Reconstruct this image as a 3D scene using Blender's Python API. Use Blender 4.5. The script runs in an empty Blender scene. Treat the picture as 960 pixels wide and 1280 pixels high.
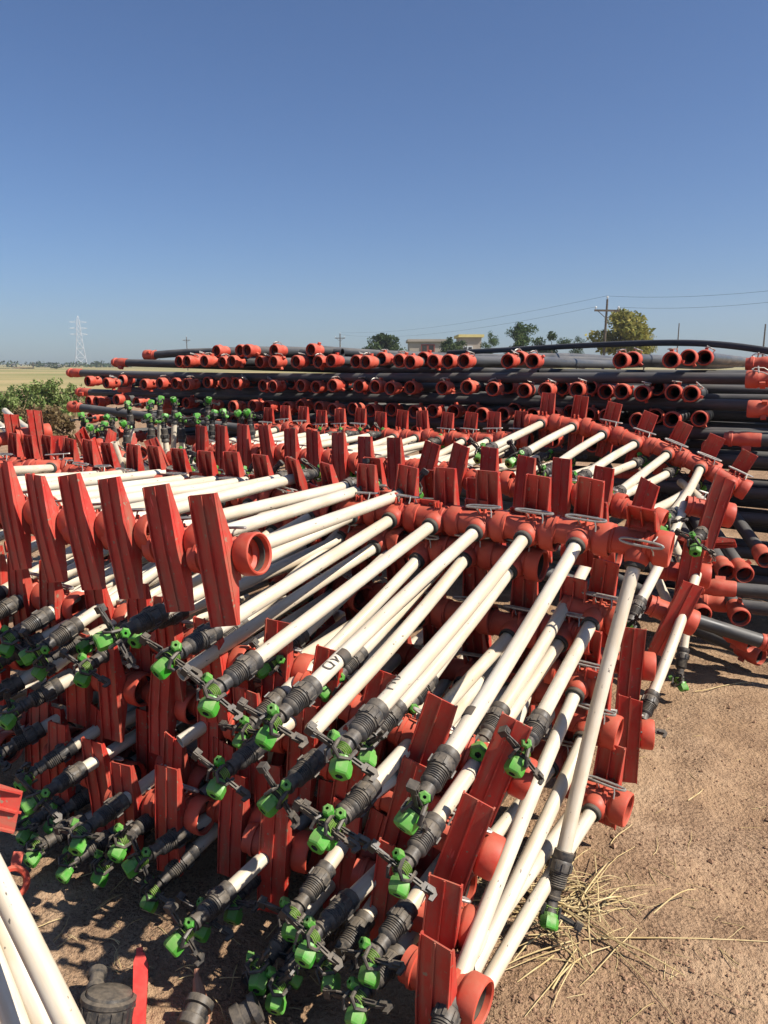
import bpy, math, random
from mathutils import Vector, Matrix, noise

rnd = random.Random(11)
SC = bpy.context.scene
COL = SC.collection
PI = math.pi

# ------------------------------------------------------------------ camera model
CAMZ = 1.65
FPX = 950.0
PITCH = math.radians(11.0)
C0 = Vector((0, 0, CAMZ))
RX = Vector((1, 0, 0))
FW = Vector((0, math.cos(PITCH), -math.sin(PITCH)))
UP = Vector((0, math.sin(PITCH), math.cos(PITCH)))
Z = Vector((0, 0, 1))


def ray(u, v):
    return RX * ((u - 480) / FPX) + FW - UP * ((v - 640) / FPX)


def pt(u, v, d):
    return C0 + ray(u, v) * d


def gpt(u, v, z=0.0):
    r = ray(u, v)
    return C0 + r * ((z - CAMZ) / r.z)


def tip_on_ray(P, u, v, length, near=True):
    """Point on the sight line of (u, v) that lies `length` from P."""
    r = ray(u, v)
    w = C0 - P
    a, b, c = r.dot(r), 2 * r.dot(w), w.dot(w) - length * length
    disc = b * b - 4 * a * c
    if disc < 0:
        return C0 + r * (-b / (2 * a))
    s = math.sqrt(disc)
    return C0 + r * ((-b - s) / (2 * a) if near else (-b + s) / (2 * a))


cam = bpy.data.cameras.new('camera')
co = bpy.data.objects.new('camera', cam)
COL.objects.link(co)
co.location = C0
co.rotation_euler = (PI / 2 - PITCH, 0, 0)
cam.sensor_fit = 'VERTICAL'
cam.sensor_height = 36
cam.lens = 36 * FPX / 1280
cam.clip_start = 0.05
cam.clip_end = 6000
SC.camera = co

# ------------------------------------------------------------------ materials


def new_mat(name):
    m = bpy.data.materials.new(name)
    m.use_nodes = True
    nt = m.node_tree
    bs = nt.nodes['Principled BSDF']
    return m, nt, bs


def N(nt, t, **kw):
    n = nt.nodes.new(t)
    for k, v in kw.items():
        if k.startswith('i_'):
            n.inputs[k[2:].replace('_', ' ')].default_value = v
        else:
            setattr(n, k, v)
    return n


def ramp(nt, fac, stops):
    r = nt.nodes.new('ShaderNodeValToRGB')
    el = r.color_ramp.elements
    while len(el) < len(stops):
        el.new(0.5)
    for e, (p, c) in zip(el, stops):
        e.position = p
        e.color = c if len(c) == 4 else (*c, 1)
    nt.links.new(fac, r.inputs[0])
    return r.outputs[0]


def mix(nt, fac, a, b, mode='MIX'):
    m = nt.nodes.new('ShaderNodeMix')
    m.data_type = 'RGBA'
    m.blend_type = mode
    for sock, v in ((m.inputs[0], fac), (m.inputs[6], a), (m.inputs[7], b)):
        if hasattr(v, 'links'):
            nt.links.new(v, sock)
        elif isinstance(v, (int, float)):
            sock.default_value = v
        else:
            sock.default_value = (*v, 1)
    return m.outputs[2]


def noise_tex(nt, vec, scale, detail=4, rough=0.6):
    n = N(nt, 'ShaderNodeTexNoise')
    n.inputs['Scale'].default_value = scale
    n.inputs['Detail'].default_value = detail
    n.inputs['Roughness'].default_value = rough
    if vec is not None:
        nt.links.new(vec, n.inputs['Vector'])
    return n.outputs[0]


def obj_coords(nt):
    """Object coordinates shifted by a per-object random so copies differ."""
    tc = N(nt, 'ShaderNodeTexCoord')
    oi = N(nt, 'ShaderNodeObjectInfo')
    mul = N(nt, 'ShaderNodeMath', operation='MULTIPLY')
    mul.inputs[1].default_value = 37.0
    nt.links.new(oi.outputs['Random'], mul.inputs[0])
    add = N(nt, 'ShaderNodeVectorMath', operation='ADD')
    nt.links.new(tc.outputs['Object'], add.inputs[0])
    nt.links.new(mul.outputs[0], add.inputs[1])
    return add.outputs[0], oi.outputs['Random'], tc.outputs['Object']


def bump(nt, bs, h, strength=0.3, dist=0.01):
    b = N(nt, 'ShaderNodeBump')
    b.inputs['Strength'].default_value = strength
    b.inputs['Distance'].default_value = dist
    nt.links.new(h, b.inputs['Height'])
    nt.links.new(b.outputs[0], bs.inputs['Normal'])


def plastic(name, c1, c2, dust=(0.36, 0.25, 0.16), dust_amt=0.5, rough=0.45, scale=14, spots=None, upward=0.3, bumps=0.15, streak=None):
    """Weathered plastic: per-object tint, blotchy fading, dust lying on upward faces."""
    m, nt, bs = new_mat(name)
    vec, rn, raw = obj_coords(nt)
    col = mix(nt, rn, c1, c2)
    n1 = noise_tex(nt, vec, scale * 0.5, 5)
    fade = ramp(nt, n1, [(0.38, (0, 0, 0)), (0.72, (1, 1, 1))])
    col = mix(nt, fade, col, tuple(min(1, x * 1.12 + 0.015) for x in c2))
    n2 = noise_tex(nt, vec, scale * 1.7, 6, 0.7)
    geo = N(nt, 'ShaderNodeNewGeometry')
    sep = N(nt, 'ShaderNodeSeparateXYZ')
    nt.links.new(geo.outputs['Normal'], sep.inputs[0])
    ma = N(nt, 'ShaderNodeMath', operation='MULTIPLY_ADD')
    ma.inputs[1].default_value = upward
    nt.links.new(sep.outputs['Z'], ma.inputs[0])
    nt.links.new(n2, ma.inputs[2])
    df = ramp(nt, ma.outputs[0], [(0.48, (0, 0, 0)), (0.95, (dust_amt,) * 3)])
    col = mix(nt, df, col, dust)
    if streak:
        mp = N(nt, 'ShaderNodeMapping')
        mp.inputs['Scale'].default_value = streak
        nt.links.new(vec, mp.inputs['Vector'])
        n4 = noise_tex(nt, mp.outputs[0], 1.0, 5, 0.65)
        sf = ramp(nt, n4, [(0.46, (0, 0, 0)), (0.72, (0.62,) * 3)])
        col = mix(nt, sf, col, dust)
        mp = N(nt, 'ShaderNodeMapping')
        mp.inputs['Scale'].default_value = tuple(q * 2.6 for q in streak)
        nt.links.new(vec, mp.inputs['Vector'])
        n5 = noise_tex(nt, mp.outputs[0], 1.0, 2, 0.5)
        sf = ramp(nt, n5, [(0.68, (0, 0, 0)), (0.71, (0.8,) * 3)])
        col = mix(nt, sf, col, tuple(min(1, q * 1.25 + .06) for q in c2))
    if spots:
        n3 = noise_tex(nt, vec, spots[1], 3, 0.5)
        sf = ramp(nt, n3, [(spots[2], (0, 0, 0)), (spots[2] + 0.04, (1, 1, 1))])
        col = mix(nt, sf, col, spots[0])
    nt.links.new(col, bs.inputs['Base Color'])
    rr = ramp(nt, n2, [(0.3, (rough - 0.08,) * 3), (0.8, (min(1, rough + 0.25),) * 3)])
    nt.links.new(rr, bs.inputs['Roughness'])
    bs.inputs['Specular IOR Level'].default_value = 0.35
    if bumps:
        bump(nt, bs, n2, bumps, 0.004)
    return m


M = {}
M['coupling'] = plastic('red_coupling_plastic', (0.45, 0.034, 0.019), (0.56, 0.080, 0.042), dust=(0.44, 0.19, 0.11), dust_amt=0.45, rough=0.5)
M['plate'] = plastic('red_plate_plastic', (0.37, 0.017, 0.012), (0.54, 0.044, 0.028), dust=(0.31, 0.17, 0.105), dust_amt=0.75, rough=0.45, scale=9, spots=((0.30, 0.20, 0.13), 55, .66), upward=.12, streak=(38, 5, 38))
M['gasket'] = plastic('black_rubber', (0.020, 0.021, 0.02), (0.03, 0.032, 0.03), dust_amt=0.35, rough=0.6)
M['black'] = plastic('black_sprinkler_plastic', (0.018, 0.018, 0.019), (0.032, 0.032, 0.033), dust=(0.30, 0.24, 0.17), dust_amt=0.6, rough=0.42, scale=22, bumps=0.3)
M['green'] = plastic('green_nozzle_plastic', (0.030, 0.30, 0.018), (0.085, 0.34, 0.04), dust=(0.30, 0.30, 0.15), dust_amt=0.65, rough=0.36, scale=24)
M['lime'] = plastic('lime_spring_plastic', (0.22, 0.40, 0.06), (0.18, 0.36, 0.05), dust_amt=0.4, scale=30)
M['hole'] = plastic('dark_bore', (0.012, 0.012, 0.012), (0.015, 0.014, 0.013), dust_amt=0.2)
M['pipe'] = plastic('black_polyethylene', (0.030, 0.031, 0.033), (0.050, 0.051, 0.053), dust=(0.20, 0.185, 0.165), dust_amt=0.7, rough=0.42, scale=7, upward=0.36, bumps=0.1)
M['bell'] = plastic('red_bell_plastic', (0.46, 0.040, 0.024), (0.56, 0.085, 0.046), dust=(0.48, 0.24, 0.15), dust_amt=0.5, rough=0.5)
M['tan'] = plastic('terracotta_plastic', (0.36, 0.14, 0.08), (0.40, 0.16, 0.09), dust_amt=0.5, rough=0.6)
M['brightred'] = plastic('bright_red_plastic', (0.62, 0.028, 0.024), (0.62, 0.03, 0.026), dust_amt=0.25, rough=0.35)

# riser PVC with dirt scuffs and small dark marks
m, nt, bs = new_mat('cream_pvc')
vec, rn, raw = obj_coords(nt)
c = mix(nt, rn, (0.74, 0.67, 0.54), (0.70, 0.61, 0.47))
mp = N(nt, 'ShaderNodeMapping')
mp.inputs['Scale'].default_value = (40, 40, 5)
nt.links.new(vec, mp.inputs['Vector'])
f = ramp(nt, noise_tex(nt, mp.outputs[0], 1.0, 5), [(0.40, (0, 0, 0)), (0.74, (0.85,) * 3)])
c = mix(nt, f, c, (0.58, 0.44, 0.28))
f = ramp(nt, noise_tex(nt, vec, 9, 3), [(0.50, (0, 0, 0)), (0.74, (0.7,) * 3)])
c = mix(nt, f, c, (0.62, 0.50, 0.34))
mp2 = N(nt, 'ShaderNodeMapping')
mp2.inputs['Scale'].default_value = (80, 80, 34)
nt.links.new(vec, mp2.inputs['Vector'])
f = ramp(nt, noise_tex(nt, mp2.outputs[0], 1.0, 2), [(0.70, (0, 0, 0)), (0.73, (0.85,) * 3)])
c = mix(nt, f, c, (0.09, 0.075, 0.06))
nt.links.new(c, bs.inputs['Base Color'])
bs.inputs['Roughness'].default_value = 0.42
M['pvc'] = m

m, nt, bs = new_mat('galvanised_wire')
vec, rn, raw = obj_coords(nt)
f = noise_tex(nt, vec, 60, 3)
c = ramp(nt, f, [(0.35, (0.36, 0.34, 0.30)), (0.7, (0.56, 0.52, 0.45))])
nt.links.new(c, bs.inputs['Base Color'])
bs.inputs['Metallic'].default_value = 0.55
bs.inputs['Roughness'].default_value = 0.5
M['wire'] = m

# dry trampled soil
m, nt, bs = new_mat('dry_soil')
tc = N(nt, 'ShaderNodeTexCoord')
ov = tc.outputs['Object']
n1 = noise_tex(nt, ov, 1.3, 6)
c = ramp(nt, n1, [(0.3, (0.345, 0.212, 0.118)), (0.5, (0.460, 0.298, 0.175)), (0.68, (0.560, 0.385, 0.242))])
n2 = noise_tex(nt, ov, 6.5, 6, 0.68)
c = mix(nt, ramp(nt, n2, [(0.47, (0, 0, 0)), (0.66, (0.7,) * 3)]), c, (0.290, 0.178, 0.104))
n3 = noise_tex(nt, ov, 95, 3, 0.7)
npat = noise_tex(nt, ov, 3.1, 5, 0.62)
grit = ramp(nt, npat, [(0.44, (0.12,) * 3), (0.56, (1, 1, 1))])
gm = N(nt, 'ShaderNodeMath', operation='MULTIPLY')
nt.links.new(ramp(nt, n3, [(0.36, (0.9,) * 3), (0.52, (0, 0, 0))]), gm.inputs[0])
nt.links.new(grit, gm.inputs[1])
c = mix(nt, ramp(nt, npat, [(0.42, (0, 0, 0)), (0.60, (0.45,) * 3)]), c, (0.27, 0.165, 0.10))
c = mix(nt, gm.outputs[0], c, (0.13, 0.078, 0.050))
n4 = noise_tex(nt, ov, 150, 2, 0.6)
c = mix(nt, ramp(nt, n4, [(0.62, (0, 0, 0)), (0.72, (0.6,) * 3)]), c, (0.52, 0.36, 0.24))
vo = N(nt, 'ShaderNodeTexVoronoi')
vo.inputs['Scale'].default_value = 46
nt.links.new(ov, vo.inputs['Vector'])
nt.links.new(c, bs.inputs['Base Color'])
bs.inputs['Roughness'].default_value = 0.95
bs.inputs['Specular IOR Level'].default_value = 0.1
hm = N(nt, 'ShaderNodeMath', operation='MULTIPLY_ADD')
hm.inputs[1].default_value = 0.5
nt.links.new(vo.outputs['Distance'], hm.inputs[0])
nt.links.new(n3, hm.inputs[2])
hm2 = N(nt, 'ShaderNodeMath', operation='ADD')
nt.links.new(hm.outputs[0], hm2.inputs[0])
nt.links.new(n2, hm2.inputs[1])
bump(nt, bs, hm2.outputs[0], 0.75, 0.022)
M['soil'] = m


def simple(name, c1, c2, scale=8, rough=0.85, detail=4):
    m, nt, bs = new_mat(name)
    vec, rn, raw = obj_coords(nt)
    f = noise_tex(nt, vec, scale, detail)
    c = ramp(nt, f, [(0.35, c1), (0.65, c2)])
    nt.links.new(c, bs.inputs['Base Color'])
    bs.inputs['Roughness'].default_value = rough
    bs.inputs['Specular IOR Level'].default_value = 0.2
    return m


def leafmat(name, c1, c2, c3):
    m, nt, bs = new_mat(name)
    geo = N(nt, 'ShaderNodeNewGeometry')
    c = ramp(nt, geo.outputs['Random Per Island'], [(0.0, c1), (0.55, c2), (1.0, c3)])
    nt.links.new(c, bs.inputs['Base Color'])
    bs.inputs['Roughness'].default_value = 0.7
    bs.inputs['Specular IOR Level'].default_value = 0.2
    tr = N(nt, 'ShaderNodeBsdfTranslucent')
    nt.links.new(c, tr.inputs[0])
    ms = N(nt, 'ShaderNodeMixShader')
    ms.inputs[0].default_value = 0.3
    nt.links.new(bs.outputs[0], ms.inputs[1])
    nt.links.new(tr.outputs[0], ms.inputs[2])
    nt.links.new(ms.outputs[0], nt.nodes['Material Output'].inputs[0])
    return m


M['straw'] = simple('dry_straw', (0.50, 0.36, 0.16), (0.66, 0.52, 0.28), 20)
M['clod'] = simple('soil_clods', (0.24, 0.135, 0.08), (0.42, 0.26, 0.16), 9)
M['field'] = simple('stubble_field', (0.22, 0.22, 0.075), (0.42, 0.32, 0.15), 0.035)
M['leaf_green'] = leafmat('leaf_green', (0.030, 0.060, 0.018), (0.065, 0.115, 0.030), (0.15, 0.19, 0.06))
M['leaf_yellow'] = leafmat('leaf_yellow_green', (0.11, 0.12, 0.026), (0.27, 0.26, 0.055), (0.42, 0.35, 0.10))
M['leaf_dark'] = leafmat('leaf_dark_green', (0.025, 0.048, 0.018), (0.055, 0.085, 0.028), (0.095, 0.13, 0.04))
M['leaf_shrub'] = leafmat('leaf_shrub', (0.09, 0.14, 0.04), (0.20, 0.28, 0.075), (0.36, 0.39, 0.16))
M['leaf_dry'] = leafmat('leaf_dry', (0.10, 0.065, 0.03), (0.20, 0.14, 0.065), (0.30, 0.22, 0.11))
M['bark'] = simple('bark', (0.10, 0.075, 0.05), (0.20, 0.15, 0.10), 10)
M['stem'] = simple('dry_stem', (0.20, 0.15, 0.08), (0.30, 0.23, 0.12), 10)
M['wood'] = simple('weathered_pole', (0.09, 0.07, 0.055), (0.16, 0.13, 0.10), 6)
M['steel'] = simple('painted_lattice_steel', (0.55, 0.57, 0.58), (0.70, 0.71, 0.72), 2)
M['cable'] = simple('cable', (0.05, 0.05, 0.055), (0.07, 0.07, 0.075), 2)
M['wall_beige'] = simple('beige_render', (0.36, 0.31, 0.26), (0.44, 0.38, 0.32), 0.8)
M['wall_white'] = simple('white_render', (0.62, 0.58, 0.50), (0.74, 0.70, 0.62), 0.8)
M['wall_yellow'] = simple('yellow_sheet', (0.60, 0.50, 0.20), (0.70, 0.60, 0.28), 0.8)
M['roof_red'] = simple('red_roof', (0.28, 0.07, 0.05), (0.36, 0.10, 0.07), 1)
M['dark_opening'] = simple('dark_opening', (0.03, 0.028, 0.027), (0.05, 0.045, 0.04), 1)

# ------------------------------------------------------------------ mesh builder


class MB:
    def __init__(s):
        s.v, s.f, s.m = [], [], []

    def add(s, vs, fs, mi=0, X=None):
        o = len(s.v)
        s.v += [tuple(X @ Vector(p)) if X else tuple(p) for p in vs]
        s.f += [tuple(i + o for i in f) for f in fs]
        s.m += [mi] * len(fs)

    def box(s, lo, hi, mi=0, X=None, bev=0.0):
        x0, y0, z0 = lo
        x1, y1, z1 = hi
        vs = [(x0, y0, z0), (x1, y0, z0), (x1, y1, z0), (x0, y1, z0), (x0, y0, z1), (x1, y0, z1), (x1, y1, z1), (x0, y1, z1)]
        fs = [(0, 3, 2, 1), (4, 5, 6, 7), (0, 1, 5, 4), (1, 2, 6, 5), (2, 3, 7, 6), (3, 0, 4, 7)]
        s.add(vs, fs, mi, X)

    def lathe(s, prof, n=20, mi=0, X=None, closed=False, caps=True):
        """prof: (r, z) list around local Z."""
        vs, fs = [], []
        for r, z in prof:
            for k in range(n):
                a = 2 * PI * k / n
                vs.append((r * math.cos(a), r * math.sin(a), z))
        L = len(prof)
        for i in range(L if closed else L - 1):
            j = (i + 1) % L
            for k in range(n):
                k2 = (k + 1) % n
                fs.append((i * n + k, i * n + k2, j * n + k2, j * n + k))
        if not closed and caps:
            fs.append(tuple(reversed(range(n))))
            fs.append(tuple(range((L - 1) * n, L * n)))
        s.add(vs, fs, mi, X)

    def tube(s, path, r, n=8, mi=0, X=None, cyclic=False):
        path = [Vector(p) for p in path]
        L = len(path)
        rr = r if isinstance(r, (list, tuple)) else [r] * L
        vs, fs = [], []
        ref = None
        for i, p in enumerate(path):
            if cyclic:
                t = path[(i + 1) % L] - path[i - 1]
            else:
                t = path[min(i + 1, L - 1)] - path[max(i - 1, 0)]
            t.normalize()
            if ref is None:
                ref = Vector((0, 0, 1)) if abs(t.z) < 0.9 else Vector((1, 0, 0))
            a = (ref - t * ref.dot(t)).normalized()
            ref = a
            b = t.cross(a)
            for k in range(n):
                an = 2 * PI * k / n
                vs.append(p + (a * math.cos(an) + b * math.sin(an)) * rr[i])
        for i in range(L if cyclic else L - 1):
            j = (i + 1) % L
            for k in range(n):
                k2 = (k + 1) % n
                fs.append((i * n + k, i * n + k2, j * n + k2, j * n + k))
        if not cyclic:
            fs.append(tuple(reversed(range(n))))
            fs.append(tuple(range((L - 1) * n, L * n)))
        s.add(vs, fs, mi, X)

    def prism(s, poly, h0, h1, axis='x', mi=0, X=None):
        """extrude a 2-D polygon along an axis; poly in the two other axes."""
        n = len(poly)
        vs = []
        for h in (h0, h1):
            for p, q in poly:
                vs.append({'x': (h, p, q), 'y': (p, h, q), 'z': (p, q, h)}[axis])
        fs = [tuple(reversed(range(n))), tuple(range(n, 2 * n))]
        for k in range(n):
            k2 = (k + 1) % n
            fs.append((k, k2, n + k2, n + k))
        s.add(vs, fs, mi, X)

    def mesh(s, name, mats, smooth=35):
        me = bpy.data.meshes.new(name)
        me.from_pydata(s.v, [], s.f)
        for mm in mats:
            me.materials.append(mm)
        me.polygons.foreach_set('material_index', s.m)
        if smooth:
            me.polygons.foreach_set('use_smooth', [True] * len(s.f))
            me.set_sharp_from_angle(angle=math.radians(smooth))
        me.update()
        return me


def link(name, data, parent=None, mat=None):
    o = bpy.data.objects.new(name, data)
    COL.objects.link(o)
    if parent is not None:
        o.parent = parent
    if mat is not None:
        o.matrix_local = mat
    return o


def tag(o, label=None, cat=None, group=None, kind=None):
    if label:
        o['label'] = label
    if cat:
        o['category'] = cat
    if group:
        o['group'] = group
    if kind:
        o['kind'] = kind
    return o


ORD = ['', 'first', 'second', 'third', 'fourth', 'fifth', 'sixth', 'seventh', 'eighth', 'ninth', 'tenth', 'eleventh', 'twelfth',
       'thirteenth', 'fourteenth', 'fifteenth', 'sixteenth', 'seventeenth', 'eighteenth', 'nineteenth', 'twentieth']
TENS = {2: 'twenty', 3: 'thirty', 4: 'forty', 5: 'fifty'}


def ordinal(n):
    if n <= 20:
        return ORD[n]
    t, u = divmod(n, 10)
    if u == 0:
        return TENS[t][:-1] + 'ieth'
    return TENS[t] + '-' + ORD[u]


def frame(x, y, z, o):
    X = Matrix((x, y, z)).transposed().to_4x4()
    X.translation = o
    return X


RX90 = Matrix.Rotation(PI / 2, 4, 'Y')   # local Z -> X

# ------------------------------------------------------------------ meshes of the sprinkler riser
RB, RT, RR = 0.0575, 0.0435, 0.0216      # bell, tube, riser radii


def coupling_mesh():
    b = MB()
    prof = [(RT, -.115), (RT, -.094), (.0488, -.092), (.0488, -.082), (RT, -.080), (.0445, -.02), (.0445, .012), (.0495, .015), (.0495, .025),
            (.0445, .028), (.0465, .040), (.0545, .047), (RB, .052), (RB, .088), (.0555, .094), (.0515, .096), (.0475, .092), (.0468, .055), (.037, .046), (.037, -.112), (.040, -.115)]
    b.lathe(prof, 28, 0, RX90, closed=True)
    b.lathe([(.0470, .078), (.0430, .078), (.0425, .070), (.0430, .062), (.0470, .062)], 24, 1, RX90, closed=True)
    # boss that takes the riser, and its dark ring
    b.lathe([(.041, .020), (.0405, .046), (.038, .058), (.034, .066), (.0300, .069), (.0250, .069)], 22, 0, None, caps=False)
    b.lathe([(.0252, .062), (.0315, .066), (.0315, .080), (.029, .083), (.0244, .083)], 22, 1, None, caps=False)
    # ears for the latch and stiffening ribs
    for sx in (-.012, .012):
        b.prism([(.040, -.012), (.066, -.004), (.070, .004), (.064, .010), (.040, .012)], sx - .003, sx + .003, 'x', 0)
        b.prism([(-.040, -.012), (-.058, -.004), (-.058, .004), (-.040, .012)], sx - .003, sx + .003, 'x', 0)
    b.box((-.040, -.030, -.060), (.040, .030, -.030), 0)
    return b.mesh('coupling', [M['coupling'], M['gasket']])


def plate_mesh(seed):
    q = random.Random(seed)
    b = MB()
    H, W = .175, .0425
    zp = -.071
    n = 10
    warp = q.uniform(-.006, .007)
    tw = q.uniform(-.05, .05)
    cut = [q.uniform(.004, .03) if q.random() < .35 else 0.0 for _ in range(4)]   # chipped corners

    def dz(x, y):
        return warp * (y / H) ** 2 + tw * x * (y / H)
    vs, fs = [], []
    for i in range(n + 1):
        y = -H + 2 * H * i / n
        for (x, z) in ((-W, zp), (W, zp), (W, zp + .0045), (-W, zp + .0045)):
            yy = y
            if i == 0:
                yy = y + cut[0 if x < 0 else 1]
            if i == n:
                yy = y - cut[2 if x < 0 else 3]
            vs.append((x, yy, z + dz(x, yy)))
    for i in range(n):
        for k in range(4):
            k2 = (k + 1) % 4
            fs.append((i * 4 + k, (i + 1) * 4 + k, (i + 1) * 4 + k2, i * 4 + k2))
    fs += [(0, 1, 2, 3), tuple(reversed(range(n * 4, n * 4 + 4)))]
    b.add(vs, fs)

    def web(c0, c1, x, e):
        y0, y1 = -H + c0, H - c1
        return [(y0, zp + .003 + dz(x, y0)), (y0, zp + e + dz(x, y0)), (-.052, -.037), (.052, -.037), (y1, zp + e + dz(x, y1)), (y1, zp + .003 + dz(x, y1)), (0, zp + .003)]
    b.prism(web(cut[0], cut[2], -W, .011), -W - .0012, -W + .0034, 'x')
    b.prism(web(cut[1], cut[3], W, .011), W - .0034, W + .0012, 'x')
    for x, c0, c1 in ((-W + .0015, cut[0], cut[2]), (-.001, .002, .002), (W - .0015, cut[1], cut[3])):
        y0, y1 = -H + c0 + .001, H - c1 - .001
        b.prism([(y0, zp + .004 + dz(x, y0)), (y0, zp - .0035 + dz(x, y0)), (0, zp - .0080), (y1, zp - .0035 + dz(x, y1)), (y1, zp + .004 + dz(x, y1))], x - .0019, x + .0019, 'x')
    b.prism([(-H + .012, zp + .003 + dz(0, -H)), (-H + .012, zp + .012 + dz(0, -H)), (-.045, -.045), (.045, -.045), (H - .012, zp + .012 + dz(0, H)), (H - .012, zp + .003 + dz(0, H))], -.002, .002, 'x')
    for y in (-.036, .036):
        b.box((-W + .003, y - .002, zp + .003), (W - .003, y + .002, -.040))
    return b.mesh('stabilizer_plate', [M['plate']], 30)


def latch_mesh():
    b = MB()
    # long flat wire loop above the ears, legs down to the bell
    pts = []
    lx, wz = .066, .0085
    for k in range(20):
        a = 2 * PI * k / 20
        cx = lx * (1 if math.cos(a) > 0 else -1) * abs(math.cos(a)) ** 0.6
        pts.append((cx + .012, .074 + .004 * math.cos(a), wz * math.sin(a)))
    b.tube(pts, .0042, 6, 0, cyclic=True)
    b.tube([(-.02, .075, .011), (-.012, .064, .004), (-.004, .048, .004)], .0024, 6)
    b.tube([(.045, .077, -.011), (.05, .066, -.02), (.052, .052, -.030)], .0024, 6)
    b.tube([(.045, .077, .011), (.05, .066, .02), (.052, .052, .030)], .0024, 6)
    return b.mesh('latch', [M['wire']])


def riser_mesh(bow):
    b = MB()
    n, k = 8, 18
    vs, fs = [], []
    for ring in (RR, RR - .0035):
        for i in range(n + 1):
            o = bow * math.sin(PI * i / n)
            for q in range(k):
                a = 2 * PI * q / k
                vs.append((o + ring * math.cos(a), ring * math.sin(a), i / n))
    o = (n + 1) * k
    for i in range(n):
        for q in range(k):
            q2 = (q + 1) % k
            fs.append((i * k + q, i * k + q2, (i + 1) * k + q2, (i + 1) * k + q))
            fs.append((o + i * k + q, o + (i + 1) * k + q, o + (i + 1) * k + q2, o + i * k + q2))
    for q in range(k):
        q2 = (q + 1) % k
        fs.append((q, o + q, o + q2, q2))
        fs.append((n * k + q, n * k + q2, o + n * k + q2, o + n * k + q))
    b.add(vs, fs)
    return b.mesh('riser_pipe', [M['pvc']])


def band_mesh():
    b = MB()
    b.lathe([(RR, 0), (RR + .0009, .001), (RR + .0009, .030), (RR, .031)], 18, 0, None, caps=False)
    return b.mesh('tape_band', [M['gasket']])


def text_mesh(body, size):
    cu = bpy.data.curves.new('marking', 'FONT')
    cu.body = body
    cu.size = size
    cu.align_x = 'CENTER'
    o = bpy.data.objects.new('marking', cu)
    COL.objects.link(o)
    dg = bpy.context.evaluated_depsgraph_get()
    me = bpy.data.meshes.new_from_object(o.evaluated_get(dg))
    bpy.data.objects.remove(o)
    bpy.data.curves.remove(cu)
    return me


def marking_mesh():
    """black printed letters bent round the pipe; letters read along the pipe (local Z)."""
    me = text_mesh('VD', .046)
    import bmesh
    bm = bmesh.new()
    bm.from_mesh(me)
    bmesh.ops.subdivide_edges(bm, edges=bm.edges[:], cuts=1)
    bmesh.ops.triangulate(bm, faces=bm.faces[:])
    for v in bm.verts:
        x, y = v.co.x, v.co.y - .017
        a = y / RR
        r = RR + .0012
        v.co = Vector((r * math.cos(a), r * math.sin(a), x))
    bm.to_mesh(me)
    bm.free()
    me.materials.clear()
    me.materials.append(M['gasket'])
    me.name = 'printed_letters'
    return me


def head_mesh():
    b = MB()
    prof = [(.0262, -.075), (.0315, -.072), (.0315, -.045), (.0300, -.043), (.0335, -.036), (.0335, -.004), (.0300, -.002), (.0300, .004)]
    z = .006
    while z < .048:
        prof += [(.0262, z), (.0292, z + .003), (.0292, z + .005)]
        z += .0075
    prof += [(.024, .056), (.0205, .060), (.0205, .082), (.0235, .084), (.0235, .094), (.017, .097), (.015, .118), (.021, .121), (.021, .136), (.010, .140)]
    b.lathe(prof, 16, 0)
    # ribs of the hex sleeve
    for k in range(8):
        X = Matrix.Rotation(2 * PI * k / 8, 4, 'Z')
        b.box((.0315, -.004, -.034), (.0365, .004, -.006), 0, X)
    # main barrel and small rear barrel
    b.tube([(0, 0, .100), (.006, 0, .126), (.022, 0, .158)], [.019, .0185, .017], 10)
    b.tube([(0, 0, .104), (-.020, 0, .112), (-.036, 0, .120)], [.014, .012, .011], 8)
    # bridge frame above
    b.tube([(.020, .024, .112), (.018, .026, .150), (-.004, .024, .172), (-.026, .018, .160), (-.030, .010, .116)], .0058, 6)
    b.tube([(.020, -.024, .112), (.018, -.026, .150), (-.004, -.024, .172), (-.026, -.018, .160), (-.030, -.010, .116)], .0050, 6)
    b.box((-.012, -.014, .132), (.012, .014, .150), 0)
    return b.mesh('sprinkler_head', [M['black']], 40)


def nozzle_mesh():
    b = MB()
    d = Vector((.42, 0, .91)).normalized()
    y = Vector((0, 1, 0))
    X = frame(y, d.cross(y), d, Vector((.017, 0, .146)))
    b.lathe([(.018, 0), (.0240, .003), (.0262, .008), (.0268, .028), (.0250, .036), (.0215, .040), (.0100, .0405)], 6, 0, X, caps=False)
    b.lathe([(.0215, -.006), (.0215, .004)], 14, 0, X)
    b.lathe([(.0100, .0405), (.0085, .030), (.002, .030)], 10, 1, X, caps=False)
    return b.mesh('nozzle', [M['green'], M['hole']], 25)


def cap_mesh():
    b = MB()
    d = Vector((-.86, 0, .5)).normalized()
    y = Vector((0, 1, 0))
    X = frame(y, d.cross(y), d, Vector((-.030, 0, .1175)))
    b.lathe([(.012, 0), (.0165, .002), (.0165, .020), (.012, .023), (.005, .023)], 6, 0, X, caps=False)
    return b.mesh('rear_nozzle', [M['green']], 25)


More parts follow.
